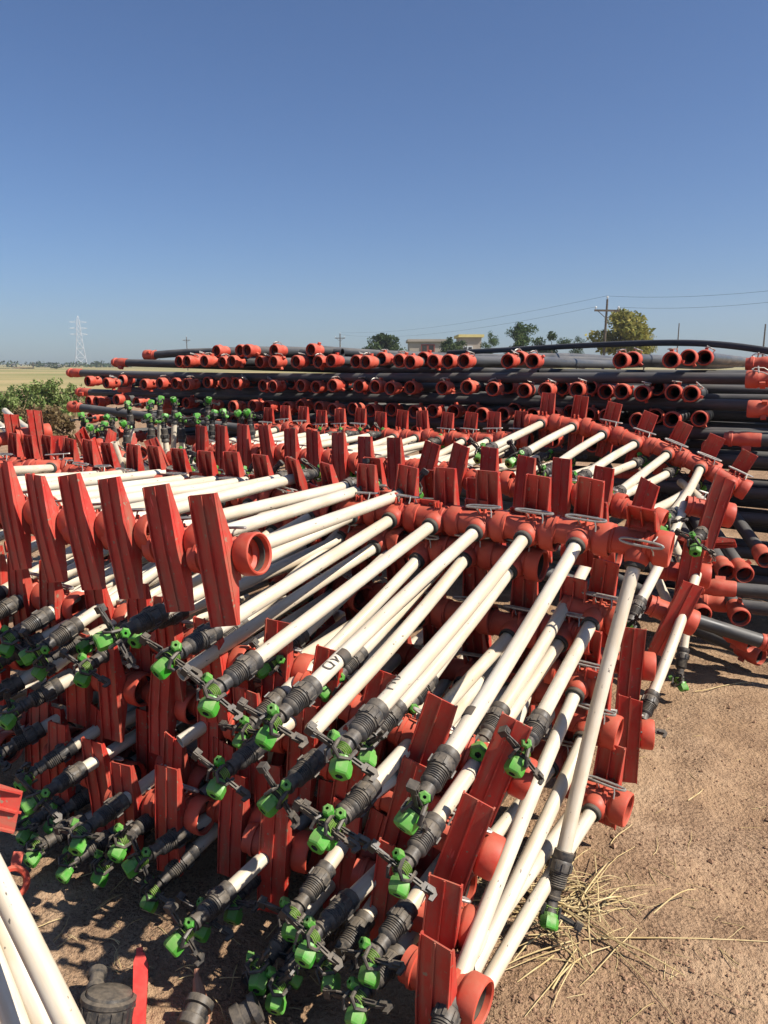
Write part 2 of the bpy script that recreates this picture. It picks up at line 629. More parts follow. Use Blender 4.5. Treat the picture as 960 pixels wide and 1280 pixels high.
def arm_mesh():
    b = MB()
    X = Matrix.Translation((-.006, 0, .138)) @ Matrix.Rotation(math.radians(68), 4, 'Z') @ Matrix.Rotation(math.radians(9), 4, 'Y')
    b.box((-.082, -.0030, -.009), (.070, .0030, .007), 0, X)
    b.box((-.080, -.0085, -.0030), (.060, .0085, .0005), 0, X)
    b.box((-.070, -.0065, .0040), (.030, .0065, .0065), 0, X)
    b.box((-.101, -.013, -.015), (-.080, .013, .011), 0, X)
    b.box((-.098, -.0155, -.009), (-.084, .0155, .006), 0, X)
    b.prism([(.066, -.016), (.098, -.020), (.110, -.006), (.104, .020), (.092, .022), (.094, .004), (.066, .012)], -.0035, .0035, 'y', 0, X)
    b.prism([(.076, -.008), (.094, -.010), (.098, .003), (.076, .004)], -.011, .011, 'y', 0, X)
    b.tube([(-.03, .012, .0), (-.05, .022, .012), (-.082, .014, .010)], .0032, 6, 0, X)
    # coil of the spring round the spindle
    for k in range(5):
        z = .118 + k * .0062
        b.lathe([(.0225, z), (.0245, z + .002), (.0225, z + .004), (.0208, z + .002)], 12, 1, None, closed=True)
    return b.mesh('impact_arm', [M['black'], M['lime']], 35)


ME = dict(coupling=coupling_mesh(), plate=[plate_mesh(q) for q in range(7)], latch=latch_mesh(), riser=[riser_mesh(q) for q in (0, .006, -.008, .011)], head=head_mesh(), nozzle=nozzle_mesh(),
          arm=arm_mesh(), cap=cap_mesh(), band=band_mesh(), marks=marking_mesh())
NUNIT = 0
SKIP = set()


def unit(P, r, up, bell, label, group, tipdist=1.1, head=True, open_end=False, latch=True, spin=None, band=False, marks=False, key=None, coupling=True):
    """One sprinkler riser: P coupling centre, r riser direction, up the way its foot plate stands, bell the way its socket looks."""
    global NUNIT
    if key in SKIP:
        return None
    NUNIT += 1
    r = r.normalized()
    b = (up - r * up.dot(r)).normalized()
    a = b.cross(r)
    if a.dot(bell) < 0:
        a, b = -a, -b
    root = link('sprinkler_riser', None, None, frame(a, b, r, P))
    root.empty_display_size = .05
    tag(root, label, 'sprinkler riser', group)
    flip = Matrix.Rotation(PI, 4, 'Z') if b.z < -0.05 else Matrix.Identity(4)
    if coupling:
        link('coupling', ME['coupling'], root)
        link('stabilizer_plate', rnd.choice(ME['plate']), root)
        if latch and rnd.random() < .8:
            link('latch', ME['latch'], root, flip @ Matrix.Rotation(rnd.uniform(-.25, .25), 4, 'X'))
    L = tipdist - (.175 if head else 0.03) - .05
    link('riser_pipe', rnd.choice(ME['riser']), root, Matrix.Translation((0, 0, .05)) @ Matrix.Diagonal((1, 1, L, 1)))
    z1 = .05 + L
    if band:
        link('tape_band', ME['band'], root, Matrix.Translation((0, 0, z1 - .20)))
    if marks:
        bl = Vector((-.35, -.75, .6))
        lx, ly = bl.dot(a), bl.dot(b)
        link('printed_letters', ME['marks'], root, Matrix.Translation((0, 0, z1 - .135)) @ Matrix.Rotation(math.atan2(ly, lx), 4, 'Z'))
    if head:
        if spin is None:
            w = Vector((-.25 + rnd.uniform(-.5, .5), -.6 + rnd.uniform(-.4, .4), -.55 + rnd.uniform(-.3, .3)))
            spin = math.atan2(w.dot(b), w.dot(a)) + rnd.uniform(-.35, .35)
        h = link('sprinkler_head', ME['head'], root, Matrix.Translation((0, 0, z1)) @ Matrix.Rotation(spin, 4, 'Z') @ Matrix.Diagonal((.93, .93, .80, 1)))
        link('nozzle', ME['nozzle'], h, Matrix.Translation((-.002, 0, -.012)) @ Matrix.Scale(1.1, 4))
        link('rear_nozzle', ME['cap'], h)
        link('impact_arm', ME['arm'], h, Matrix.Rotation(rnd.uniform(-.9, .9), 4, 'Z'))
    return root


E1 = Vector((-.826, .565, 0)).normalized()
E2 = Vector((.565, .826, 0)).normalized()
RIGHT = -E1
J = lambda s: rnd.uniform(-s, s)


def tilt(deg):
    """vertical leaning towards the right end of the row by deg"""
    t = math.radians(deg)
    return Z * math.cos(t) + RIGHT * math.sin(t)


NEAR = 'sprinkler risers stacked in the near heap'
FAR = 'sprinkler risers stacked in the far heap'
STEP = .18

# --- near heap, back row: orange couplings, risers towards the camera
m1_tips = [(502, 1040), (405, 965), (317, 927), (240, 885), (189, 838), (118, 808), (30, 842), (-30, 845)]
PM = pt(728, 668, 2.5)
for i in range(20):
    P = PM + E1 * (STEP * i) + Z * (-.004 * min(i, 6) + J(.006)) + E2 * J(.006)
    if i < len(m1_tips):
        T = tip_on_ray(P, *m1_tips[i], 1.24)
    else:
        T = P + (Vector((-.50, -.80, -.30 + .012 * (i - 8))) + Vector((J(.05), J(.03), J(.04)))).normalized() * 1.2
    d = T - P
    unit(P, d, tilt(2 + J(4)), RIGHT, f"riser on the {ordinal(i + 1)} orange coupling from the right in the near top row", NEAR, d.length, band=i in (0, 2), marks=i in (1, 2), key=('M1', i))

for i in range(1, 12):
    P = PM + E1 * (STEP * i + .05) + Z * (-.125 + J(.01)) + E2 * J(.02)
    if i < 7:
        u0, v0 = m1_tips[i]
        T = tip_on_ray(P, u0 + 40 + J(25), v0 + 20 + J(35), 1.06 + J(.06))
    else:
        T = P + Vector((-.50 + J(.05), -.80 + J(.03), -.28 + J(.04))).normalized() * 1.12
    d = T - P
    unit(P, d, tilt(J(5)), RIGHT, f"riser half hidden below the {ordinal(i)} white riser of the near top row", NEAR, d.length, key=('MB', i), head=i % 2 == 1)

# --- near heap, front row on top: plates to the camera, risers away
PL = pt(259, 700, 1.95) + E2 * .082
l1_ends = [(503, 617), (452, 612), (440, 606), (392, 592), (357, 597), (318, 600), (288, 598), (250, 596), (216, 590), (178, 590), (145, 592), (110, 594), (80, 596), (52, 601)]
for i in range(12):
    P = PL + E1 * (.184 * i) + Z * J(.008) + E2 * J(.01)
    T = tip_on_ray(P, *l1_ends[i], 1.10 + (.1 if i == 3 else 0), near=False)
    d = T - P
    if d.length > 1.35 or d.length < .9:
        d = d.normalized() * 1.1
    lab = f"riser with the {ordinal(i + 1)} red plate from the open bell in the upper left row" if i else "riser at the open red bell ending the upper left row of tall foot plates"
    unit(P, d, tilt(-9 + J(2.5)), RIGHT, lab, NEAR, d.length + (.18 if i != 3 else .1), key=('L1', i))

# --- near heap, lower layers of the front face
LD = Vector((-.88, .475, 0)).normalized()
LN = Vector((.475, .88, 0)).normalized()
layers = [('L2', (607, 985, 2.02), 'second', [19, 17, 12, 9, 4], .042, .012, 13), ('L3', (568, 1070, 1.93), 'third', [17, 13, 10, 6], .028, .008, 13),
          ('L4', (532, 1198, 1.86), 'lowest', [5, 7, 5], .008, .002, 13)]
for nm, (u, v, d0), word, tl, rise, rise2, cnt in layers:
    P0 = pt(u, v, d0) + LN * .08
    for i in range(cnt):
        k = i
        P = P0 + LD * (.183 * k) + Z * (rise * min(k, 4) + rise2 * max(0, k - 4) + J(.02)) + LN * J(.045)
        if nm != 'L2' and k > 0:
            P += LN * ((.06 if nm == 'L3' else .12) + J(.05))
        d = Matrix.Rotation(math.radians((8 if k < 4 else 3) + J(5)), 3, 'Z') @ LN + Vector((0, 0, -.02 + J(.04)))
        ang = tl[i] if i < len(tl) else J(7)
        lab = f"riser with the {ordinal(i + 1)} red plate from the right in the near heap's {word} layer"
        unit(P, d, tilt(ang), RIGHT, lab, NEAR, 1.02 + J(.03), head=False, key=(nm, i))

# plates and sockets wedged in the gaps between those layers
for word, (u, v, d0), z_up, cnt in (('second and third', (560, 1012, 2.16), .036, 10), ('third and lowest', (530, 1120, 2.08), .018, 10)):
    P0 = pt(u, v, d0) + LN * .10
    for i in range(cnt):
        P = P0 + LD * (.185 * i) + Z * (z_up * min(i, 4) + J(.03)) + LN * J(.05)
        d = Matrix.Rotation(math.radians(4 + J(8)), 3, 'Z') @ LN + Vector((0, 0, J(.06)))
        unit(P, d, tilt(8 + J(9)), RIGHT, f"riser wedged {ordinal(i + 1)} from the right between the near heap's {word} layers", NEAR, 1.0, head=False, key=('W', i))
# sprinklers lying low in front of the heap
for i, (u, v) in enumerate([(300, 1238), (392, 1240), (205, 1190), (128, 1068), (76, 1062), (24, 1014), (352, 1228)]):
    T = gpt(u, v, .09 + .05 * (i % 3) + (.12 if v < 1080 else 0))
    P = T + Vector((.52 + J(.06), .82 + J(.05), .16 + J(.07))).normalized() * 1.12
    unit(P, T - P, tilt(J(8)), RIGHT, f"low riser with dusty green nozzle, {['second', 'first', 'fourth', 'fifth', 'sixth', 'seventh', 'third'][i]} from the right of those lying before the heap", NEAR, 1.12, key=('LW', i))

# --- near heap, lower risers whose sprinklers poke out between those plates
tiers = [
    ('M2', 2.48, .955, 'second', [(585, 957), (491, 912), (400, 872), (322, 845), (248, 830), (88, 812), (-10, 905), (-60, 900)]),
    ('M3', 2.46, .74, 'third', [(483, 1115), (398, 1055), (326, 1014), (253, 988), (215, 934, 'open'), (143, 908, 'open'), (10, 985), (-30, 960)]),
    ('M4', 2.44, .52, 'fourth', [(442, 1228), (385, 1050), (345, 1172), (272, 1152), (168, 1136), (105, 1103), (46, 1038), (12, 1052)]),
    ('M5', 2.42, .30, 'lowest', [(425, 1278), (365, 1196), (325, 1262), (232, 1168), (150, 1090), (60, 1094), (20, 1075)]),
]
for nm, d0, z0, word, tips in tiers:
    base = PM.copy()
    base.z = z0
    for i, tp in enumerate(tips):
        P = base + E1 * (STEP * i + .04) + Z * J(.012) + E2 * J(.02)
        op = len(tp) > 2
        T = tip_on_ray(P, tp[0], tp[1], {'M2': 1.10, 'M3': 1.15, 'M4': 1.18, 'M5': 1.2}[nm] if not op else 1.0)
        if nm == 'M2' and i < 5:
            T = pt(tp[0], tp[1], 2.06 + .085 * i)
            P = T + Vector((.50 + J(.03), .82, .32 + J(.04))).normalized() * 1.13
        if T.z < .07:
            T = gpt(tp[0], tp[1], .07)
        d = T - P
        w = 'cut pipe end' if op else 'green nozzle'
        cntw = ordinal(i + 1)
        lab = f"riser whose {w} pokes out {cntw} from the right in the near {word} tier"
        unit(P, d, tilt(J(4)), RIGHT, lab, NEAR, max(d.length, .9), head=not op, key=(nm, i))

# --- slumped right end of the near heap
ends = [
    (pt(800, 680, 2.42), (680, 1168), .05, 'riser slanting down to the straw from the lone orange coupling at the right end', 1.2),
    (pt(745, 768, 2.58), (640, 965), .62, 'riser on the second coupling down at the right end of the near heap', None),
    (pt(726, 850, 2.56), (512, 1385), .12, 'riser on the third coupling down whose white pipe runs to the bottom edge', None),
    (pt(738, 905, 2.52), (500, 1395), .05, 'riser on the dusty fourth coupling down at the right end of the near heap', None),
    (pt(750, 998, 2.50), (516, 1390), .03, 'riser on the lowest coupling at the right end lying almost on bare soil', None),
]
for k, (P, tp, zt, lab, sp) in enumerate(ends):
    T = gpt(tp[0], tp[1], zt)
    d = T - P
    up = tilt(6)
    unit(P, d, up, RIGHT, lab, NEAR, d.length, key=('E', k), spin=sp)
P = gpt(560, 1232, .20)
unit(P, E2 + Z * .03, tilt(2), RIGHT, 'riser lying on the soil at the lowest open red bell of the near heap', NEAR, 1.0, head=False, key=('E', 9))

# --- far heap, back row of curved orange couplings
FR = Vector((.826, -.565, 0)).normalized()
us = [680, 719, 757, 797, 837, 877, 914]
vs_ = [528, 532, 541, 553, 566, 583, 603]
for i in range(-7, 13):
    k = i  # i<0 : the seven seen couplings from the right end; i >= 0 hidden ones further left
    if i < 0:
        j = 6 - (i + 7)
        P = pt(us[j], vs_[j], 4.75 - .102 * j)
        n = i + 8
    else:
        P = pt(680, 529, 4.75) + E1 * (.182 * (i + 1)) + Z * (-.13 - .02 * min(i, 6) / 6 + J(.015))
        n = i + 8
    d = Vector((-.50, -.83, -.10)) + Vector((J(.05), J(.04), J(.04)))
    if n == 2:
        d = pt(836, 648, 3.45) - P
    sl = [26, 22, 22, 18, 12, 6, 2][n - 1] if n <= 7 else J(6)
    unit(P, d, tilt(sl), RIGHT, f"riser on the {ordinal(n)} orange coupling from the right in the far curved row", FAR, 1.12, key=('R', n))

# --- far heap, front row of plates
S0 = pt(578, 572, 3.84)
seq = list(range(-5, 11))
for n, k in enumerate(seq, 1):
    P = S0 + E1 * (.183 * k) + E2 * J(.015)
    P.z = 1.105 - (.02 * max(0, -k)) + (.001 * max(0, k)) + J(.015)
    tl = {-5: 14, -4: 6, 0: 14, 1: 16}.get(k, J(7))
    d = E2 + Vector((J(.05), J(.03), .02 + J(.03)))
    unit(P, d, tilt(tl), RIGHT, f"riser with the {ordinal(n)} red plate from the right in the far front row", FAR, 1.16, key=('S', n))

# --- right end of the far heap
fe = [
    ((884, 642, 3.40), 13, E2, .9, 'riser with the sunlit foot plate leaning highest at the right end of the far heap', False),
    ((836, 775, 3.22), 22, E2, .9, 'riser with the sunlit foot plate leaning in the middle of the far heap end', False),
    ((853, 722, 3.36), 6, E2, .9, 'riser on the red coupling between the two sunlit plates of the far heap', False),
    ((779, 838, 2.98), 2, E2, .9, 'riser with the shaded upright foot plate low at the end of the far heap', False),
    ((776, 925, 2.86), 0, E2, .9, 'riser with the lowest foot plate at the end of the far heap near soil', False),
]
for k, ((u, v, d0), tl, r, L, lab, hd) in enumerate(fe):
    P = pt(u, v, d0) + r * .08
    unit(P, Matrix.Rotation(math.radians(20 + J(5)), 3, 'Z') @ r, tilt(tl), RIGHT, lab, FAR, L, head=hd, key=('FE', k))
fm = [
    (pt(872, 690, 3.95), gpt(846, 868, .05), True, 'riser hanging from the far heap with its sprinkler upside down on the soil'),
    (pt(812, 725, 3.2), pt(777, 800, 2.98), False, 'riser with the green sprinkler hanging in the gap left of the sunlit plates'),
    (pt(836, 812, 3.12), pt(793, 928, 2.86), False, 'riser slanting down in front of the far heap end to a green nozzle'),
]
for k, (P, T, cp, lab) in enumerate(fm):
    d = (T - P).normalized()
    if not cp:
        P = T - d * .95
    unit(P, d, RIGHT if k == 0 else Z, RIGHT, lab, FAR, (T - P).length, key=('FM', k), coupling=cp)

# --- standing risers with green heads behind the heaps, left of centre
ups = [(115, 534), (127, 531), (157, 529), (160, 505), (187, 504), (189, 521), (200, 499), (203, 521), (219, 500), (226, 520), (246, 521), (259, 500), (265, 516), (281, 515), (300, 516), (312, 515)]
for i, (u, v) in enumerate(ups):
    d0 = 5.55 + (.4 if v < 510 else 0) + J(.15)
    T = pt(u, v - 4, d0)
    P = Vector((T.x + J(.1), T.y + J(.1), .28 + J(.06)))
    d = T - P
    unit(P, d, Vector((J(1), -.6, 0)), Vector((1, J(.8), 0)), f"standing riser with green sprinkler head, {ordinal(i + 1)} from the left of the upright group", 'risers standing upright behind the heaps', d.length + .02, key=('U', i), spin=rnd.uniform(0, 6.28))

lf = [((10, 545), (-30, 520), 'riser lying with a bright red sunlit foot plate at the far left edge'), ((38, 540), (10, 500), 'riser lying with a bright red sunlit foot plate, second from the far left edge')]
for i, ((u, v), _, lab) in enumerate(lf):
    P = pt(u + 6, v + 2, 5.0)
    unit(P, Vector((-.55, .75, .1)), tilt(-14), Vector((1, .1, 0)), lab, 'loose risers at the far left', 1.0, head=False, key=('LF', i))
ls = [(20, 522, 5.4, 'riser standing at the far left with black arms spread above its white pipe'), (104, 517, 5.8, 'dark sprinkler riser standing against the black pipes, left one of a close pair'), (136, 518, 5.9, 'dark sprinkler riser standing against the black pipes, right one of a close pair'),
      (140, 552, 5.0, 'riser tilted against the upright group with a short bright red plate'), (172, 556, 5.0, 'riser leaning right with red plate in front of the upright group')]
for i, (u, v, d0, lab) in enumerate(ls):
    T = pt(u, v - 4, d0)
    P = Vector((T.x + J(.2), T.y + .2, .3 + (.35 if i > 2 else 0)))
    unit(P, T - P, Vector((.5, -.7, 0)), Vector((1, .3, 0)), lab, 'loose risers at the far left', (T - P).length, key=('LS', i), spin=1.0 + i, head=i < 3)
for i, (u, v, d0) in enumerate([(118, 556, 5.2), (145, 560, 5.2), (112, 572, 4.9), (176, 564, 5.2), (205, 568, 5.1)]):
    P = pt(u, v + 10, d0)
    a_ = rnd.uniform(0, 6.28)
    unit(P, Vector((math.cos(a_), math.sin(a_), J(.12) - .1)), Vector((J(.6), J(.6), 1)), Vector((1, J(1), 0)), 'jumbled red riser coupling lying among the standing green headed sprinklers', 'jumbled risers between the standing sprinklers', .95, head=i % 2 == 0, key=('JB', i))
P = pt(70, 585, 4.1)
T = tip_on_ray(P, -40, 592, .95)
unit(P, T - P, Z, RIGHT, 'greyish riser lying across the far left ends of the top rows', 'loose risers at the far left', .95, key=('LX', 0))

# --- loose white pipes at the lower left
lp = [((-14, 1080), (100, 1320), 1.42, 1.26, 'thick white riser pipe on top of the loose pipes in the lower left corner'), ((-2, 1148), (66, 1320), 1.50, 1.40, 'cream riser pipe in the middle of the loose pipes in the lower left corner'),
      ((-26, 1165), (34, 1330), 1.46, 1.38, 'cream riser pipe along the left edge in the lower left corner'), ((-14, 1216), (8, 1290), 1.66, 1.62, 'thin cream pipe lowest behind the loose pipes in the lower left corner')]
for (a, b_, d1, d2, lab) in lp:
    A, B = pt(*a, d1), pt(*b_, d2)
    dv = (B - A).normalized()
    A = A - dv * .12
    B = B + dv * .5
    root = link('loose_pipe', None, None, Matrix.Translation(A) @ dv.to_track_quat('Z', 'Y').to_matrix().to_4x4())
    tag(root, lab, 'pipe', 'loose white pipes at the lower left')
    link('pipe_tube', ME['riser'][1], root, Matrix.Diagonal((1, 1, (B - A).length, 1)))
    mbx = MB()
    mbx.lathe([(RR, 0), (.030, .002), (.030, .05), (RR, .052)], 16, 0, None, caps=False)
    link('end_collar', mbx.mesh('end_collar', [M['coupling']]), root, Matrix.Translation((0, 0, -.01)))

# ------------------------------------------------------------------ black pipes
PB, PR = .0515, .0365


def bell_mesh():
    b = MB()
    prof = [(PR + .002, .145), (PR + .005, .138), (PR + .005, .126), (PR + .009, .122), (PR + .009, .112), (PR + .006, .106), (PR + .006, .090), (PB - .004, .070), (PB, .062), (PB, .010), (PB - .003, .002),
            (PB - .008, 0), (PB - .0105, .005), (PB - .0115, .066), (PR - .005, .08), (PR - .005, .145)]
    b.lathe(prof, 26, 0, None, closed=True)
    b.lathe([(PB - .0105, .022), (PB - .015, .026), (PB - .015, .036), (PB - .0105, .040)], 24, 1, None, closed=True)
    for a in (0.6, 2.5):
        X = Matrix.Rotation(a, 4, 'Z')
        b.box((PR, -.008, .075), (PB + .014, .008, .105), 0, X)
    return b.mesh('bell_socket', [M['bell'], M['gasket']])


def spigot_mesh():
    b = MB()
    prof = [(PR + .003, .20), (PR + .006, .19), (PR + .006, .15), (PB - .006, .13), (PB - .006, .09), (PR + .004, .08), (PR + .004, .05), (PR + .010, .045), (PR + .010, .028), (PR + .003, .02), (PR, 0), (PR - .008, 0), (PR - .008, .20)]
    b.lathe(prof, 26, 0, None, closed=True)
    b.box((-.016, PR, .10), (.016, PR + .03, .15), 0)
    return b.mesh('spigot_end', [M['bell']])


def pipe_mesh(bow):
    b = MB()
    n = 10
    path = [(bow * math.sin(PI * i / n), bow * .4 * math.sin(2 * PI * i / n), i / n) for i in range(n + 1)]
    vs, fs = [], []
    k = 18
    for ring in (PR, PR - .005):
        for p in path:
            for q in range(k):
                a = 2 * PI * q / k
                vs.append((p[0] + ring * math.cos(a), p[1] + ring * math.sin(a), p[2]))
    L = n + 1
    for i in range(n):
        for q in range(k):
            q2 = (q + 1) % k
            fs.append((i * k + q, i * k + q2, (i + 1) * k + q2, (i + 1) * k + q))
            o = L * k
            fs.append((o + i * k + q, o + (i + 1) * k + q, o + (i + 1) * k + q2, o + i * k + q2))
    o = L * k
    for q in range(k):
        q2 = (q + 1) % k
        fs.append((q, o + q, o + q2, q2))
        fs.append((n * k + q, n * k + q2, o + n * k + q2, o + n * k + q))
    b.add(vs, fs)
    return b.mesh('pipe_tube', [M['pipe']])


def clip_mesh():
    b = MB()
    for s in (-1, 1):
        b.tube([(s * .018, PR + .008, .118), (s * .022, PB + .012, .09), (s * .015, PB + .018, .045), (0, PB + .016, .03)], .0034, 6)
    b.tube([(-.03, PB + .016, .068), (.03, PB + .016, .060)], .0045, 6)
    return b.mesh('latch', [M['wire']])


ME['bell'] = bell_mesh()
ME['spigot'] = spigot_mesh()
ME['tube'] = [pipe_mesh(b_) for b_ in (0, .02, -.03, .05)]
ME['clip'] = clip_mesh()
Q2 = Vector((.5, .866, 0)).normalized()     # ends look at the camera
Q1 = Vector((.866, -.5, 0)).normalized()    # lie across
GP = 'black pipes in the stack behind'
NP = 0


def pipe(A, d, label, length=6.0, end='bell', far_end=None, clip=True, group=GP):
    """A is the visible end, d points along the pipe away from that end."""
    global NP
    NP += 1
    d = d.normalized()
    x = (Z - d * d.dot(Z)).normalized()
    X = frame(x.cross(d) * -1, x, d, A) if False else frame(x, d.cross(x), d, A)
    root = link('black_pipe', None, None, X)
    tag(root, label, 'pipe', group)
    link('pipe_tube', ME['tube'][rnd.choice([0, 0, 1, 2])], root, Matrix.Translation((0, 0, .10)) @ Matrix.Rotation(rnd.uniform(0, 6.28), 4, 'Z') @ Matrix.Diagonal((1, 1, length - .2, 1)))
    if end == 'bell':
        link('bell_socket', ME['bell'], root, Matrix.Rotation(rnd.uniform(0, 6.28), 4, 'Z'))
    elif end == 'spigot':
        link('spigot_end', ME['spigot'], root, Matrix.Rotation(rnd.uniform(0, 6.28), 4, 'Z'))
    if clip and rnd.random() < .55:
        link('latch', ME['clip'], root, Matrix.Rotation(-PI / 2 + rnd.uniform(-.9, .9), 4, 'Z'))
    if far_end:
        X = Matrix.Translation((0, 0, length)) @ Matrix.Rotation(PI, 4, 'X')
        link('bell_socket' if far_end == 'bell' else 'spigot_end', ME['bell' if far_end == 'bell' else 'spigot'], root, X)
    return root


# sight lines at u hit the vertical plane of the ring faces
FA = Vector((1.9, 4.74, 0))


def face_pt(u, z, back=0.0):
    """point at height z on the plane of pipe ends seen in the column u"""
    best = (u - 480) / FPX
    # solve X/depth = best with X,Y on FA + s*(-Q1) and depth = Y cosp + (CAMZ - z) sinp
    o = FA + Q2 * back
    c, s_ = math.cos(PITCH), math.sin(PITCH)
    k = (o.x - best * (o.y * c + (CAMZ - z) * s_)) / (Q1.x - best * Q1.y * c)
    p = o - Q1 * k
    return Vector((p.x, p.y, z))


rowA = [109, 114, 132, 136, 151, 179, 199, 205, 218, 232, 247, 258, 279, 294, 309, 328, 340, 352, 363, 375, 394, 415, 428, 448, 458, 468, 487, 504, 512, 552, 559, 583, 598, 615, 634, 654, 681, 702, 720, 737, 756, 776, 802, 821, 841, 863]
rowB = [223, 233, 244, 255, 277, 289, 300, 324, 341, 355, 369, 389, 397, 413, 444, 456, 476, 498, 512, 528, 541, 559, 579, 634, 648, 665, 775, 790, 838, 860, 880]
rowC = [270, 299, 308, 342, 388]
rowD = [110, 120, 145, 170, 200, 232, 262, 290, 315, 333, 358, 375, 398, 415, 440, 462, 488, 517, 540, 566, 591, 601, 614, 628, 642, 665, 690, 712, 735, 757, 796, 818, 839, 874]
rowE = [470, 520, 570, 630, 690, 740, 790, 840, 887]


def ring_row(row, z, word, jz=.012, jb=.10, clip=True):
    lastp, n, lastback = None, 0, 0
    for u in row:
        back = J(jb)
        P = face_pt(u, z + J(jz), back)
        if lastp is not None:
            gap = (Vector((P.x, P.y, 0)) - Vector((lastp.x, lastp.y, 0))).dot(Q1)
            if gap < .052:
                continue
            if gap < PB * 2.05:
                # too close to its neighbour: slid back behind it, a little higher, so the sockets do not cut
                back = lastback + .17 if lastback < .08 else lastback - .17
                P = face_pt(u, z + rnd.choice([.012, .02]), back)
        lastp, lastback = P, back
        n += 1
        d = Q2 + Vector((J(.02), J(.01), -.004 + J(.004)))
        pipe(P, d, f"red ended black pipe, {ordinal(n)} from left in the {word}", clip=clip)


ring_row(rowC, 1.765, 'highest layer of facing ends', .004)
ring_row(rowB, 1.672, 'layer above the long cross pipe', .006)
ring_row(rowA, 1.480, 'layer just below the long cross pipe', .012)
ring_row(rowD, 1.305, 'shaded layer under the second cross pipes', .012, clip=False)
ring_row(rowE, 1.145, 'lowest layer seen above the far heap', .012, clip=False)
ring_row(list(range(112, 420, 20)), 1.140, 'dark layer behind the standing sprinkler heads', .012, clip=False)
ring_row(list(range(120, 400, 22)), .970, 'bottom dark layer behind the standing sprinklers', .012, clip=False)

cross = [
    (86, 466, 7.75, 0.0, 'longest black cross pipe running over the bright middle row of red bells', 'spigot', 7.4),
    (97, 490, 7.9, 0.0, 'black cross pipe in the shadow below the bright row of red bells', 'spigot', 6.0),
    (88, 508, 7.0, -.03, 'grey black cross pipe sloping down behind the standing sprinklers', 'bell', 3.0),
    (142, 453, 7.6, -.02, 'short looking cross pipe with red tip resting on the long cross pipe', 'spigot', 4.5),
    (182, 444, 7.45, .003, 'topmost cross pipe with big red bell above the left of the stack', 'bell', 2.4),
]
for (u, v, d0, sl, lab, en, L) in cross:
    A = pt(u, v, d0)
    dd = Q1 + Z * sl
    if 'sloping' in lab:
        dd = Vector((.9, -.43, -.07))
    pipe(A, dd, lab, L, en, far_end=None, clip=False)
# second row of cross pipes behind the first and their continuation to the right
for i, (z, off, word) in enumerate([(1.395, .22, 'second'), (1.395, .55, 'second'), (1.225, .15, 'third'), (1.225, .5, 'third'), (1.055, .12, 'fourth'), (.885, .1, 'fifth'), (.70, .1, 'sixth'), (.50, .1, 'seventh'), (.30, .1, 'eighth'), (.12, .1, 'lowest')]):
    A = face_pt(150 + 25 * i, z, off + .05)
    pos = 'front' if off < .3 else 'rear'
    pipe(A, Q1, f"{pos} black cross pipe of the {word} crossing layer counted from the top", 6.0, 'spigot', far_end='bell', clip=False)
for i, (z, off, word) in enumerate([(1.395, .30, 'second'), (1.225, .12, 'third'), (1.225, .5, 'third'), (1.055, .12, 'fourth'), (1.055, .5, 'fourth'), (.885, .1, 'fifth'), (.885, .45, 'fifth'), (.70, .1, 'sixth'), (.70, .4, 'sixth'), (.50, .3, 'seventh'), (.30, .3, 'eighth'), (.12, .3, 'lowest')]):
    A = face_pt(560 + 30 * ((i * 5) % 9), z + J(.02), off + .1)
    pos = 'front' if off < .25 else 'rear'
    pipe(A, Q1 + Vector((0, J(.06), J(.012))), f"{pos} black cross pipe reaching past the right edge in the {word} crossing layer", 5.6, 'spigot', clip=False)
for i, (z, off) in enumerate([(1.575, .55), (1.575, .95), (1.49, .35), (1.49, .75), (1.31, .3), (1.31, .62), (1.31, .95), (1.14, .3), (1.14, .7), (.97, .3), (.97, .7), (.79, .3), (.79, .6), (.60, .25), (.60, .55), (.40, .3), (.40, .6)]):
    A = face_pt(600 + 28 * ((i * 4) % 7), z + J(.015), off + .2)
    pipe(A, Q1 + Vector((0, J(.05), J(.01))), 'dark cross pipe packed deep behind the facing red bells at the right end', 5.4, None, clip=False, group='dark cross pipes packed at the right end')
rc = [(932, 474, 4.35, 'cross pipe with red coupling and wire latch at the right edge, just under the top', 'bell'), (932, 455, 4.75, 'dusty cross pipe with red end at the right edge, highest of the edge pipes', 'spigot'),
      (934, 511, 4.45, 'cross pipe with the widest red coupling low at the right edge', 'bell'), (905, 548, 4.5, 'thin looking shaded cross pipe at the right edge below the widest coupling', 'spigot')]
for (u, v, d0, lab, en) in rc:
    pipe(pt(u, v, d0), Q1 + Vector((.05, 0, 0)), lab, 4.0, en, clip=True)
    
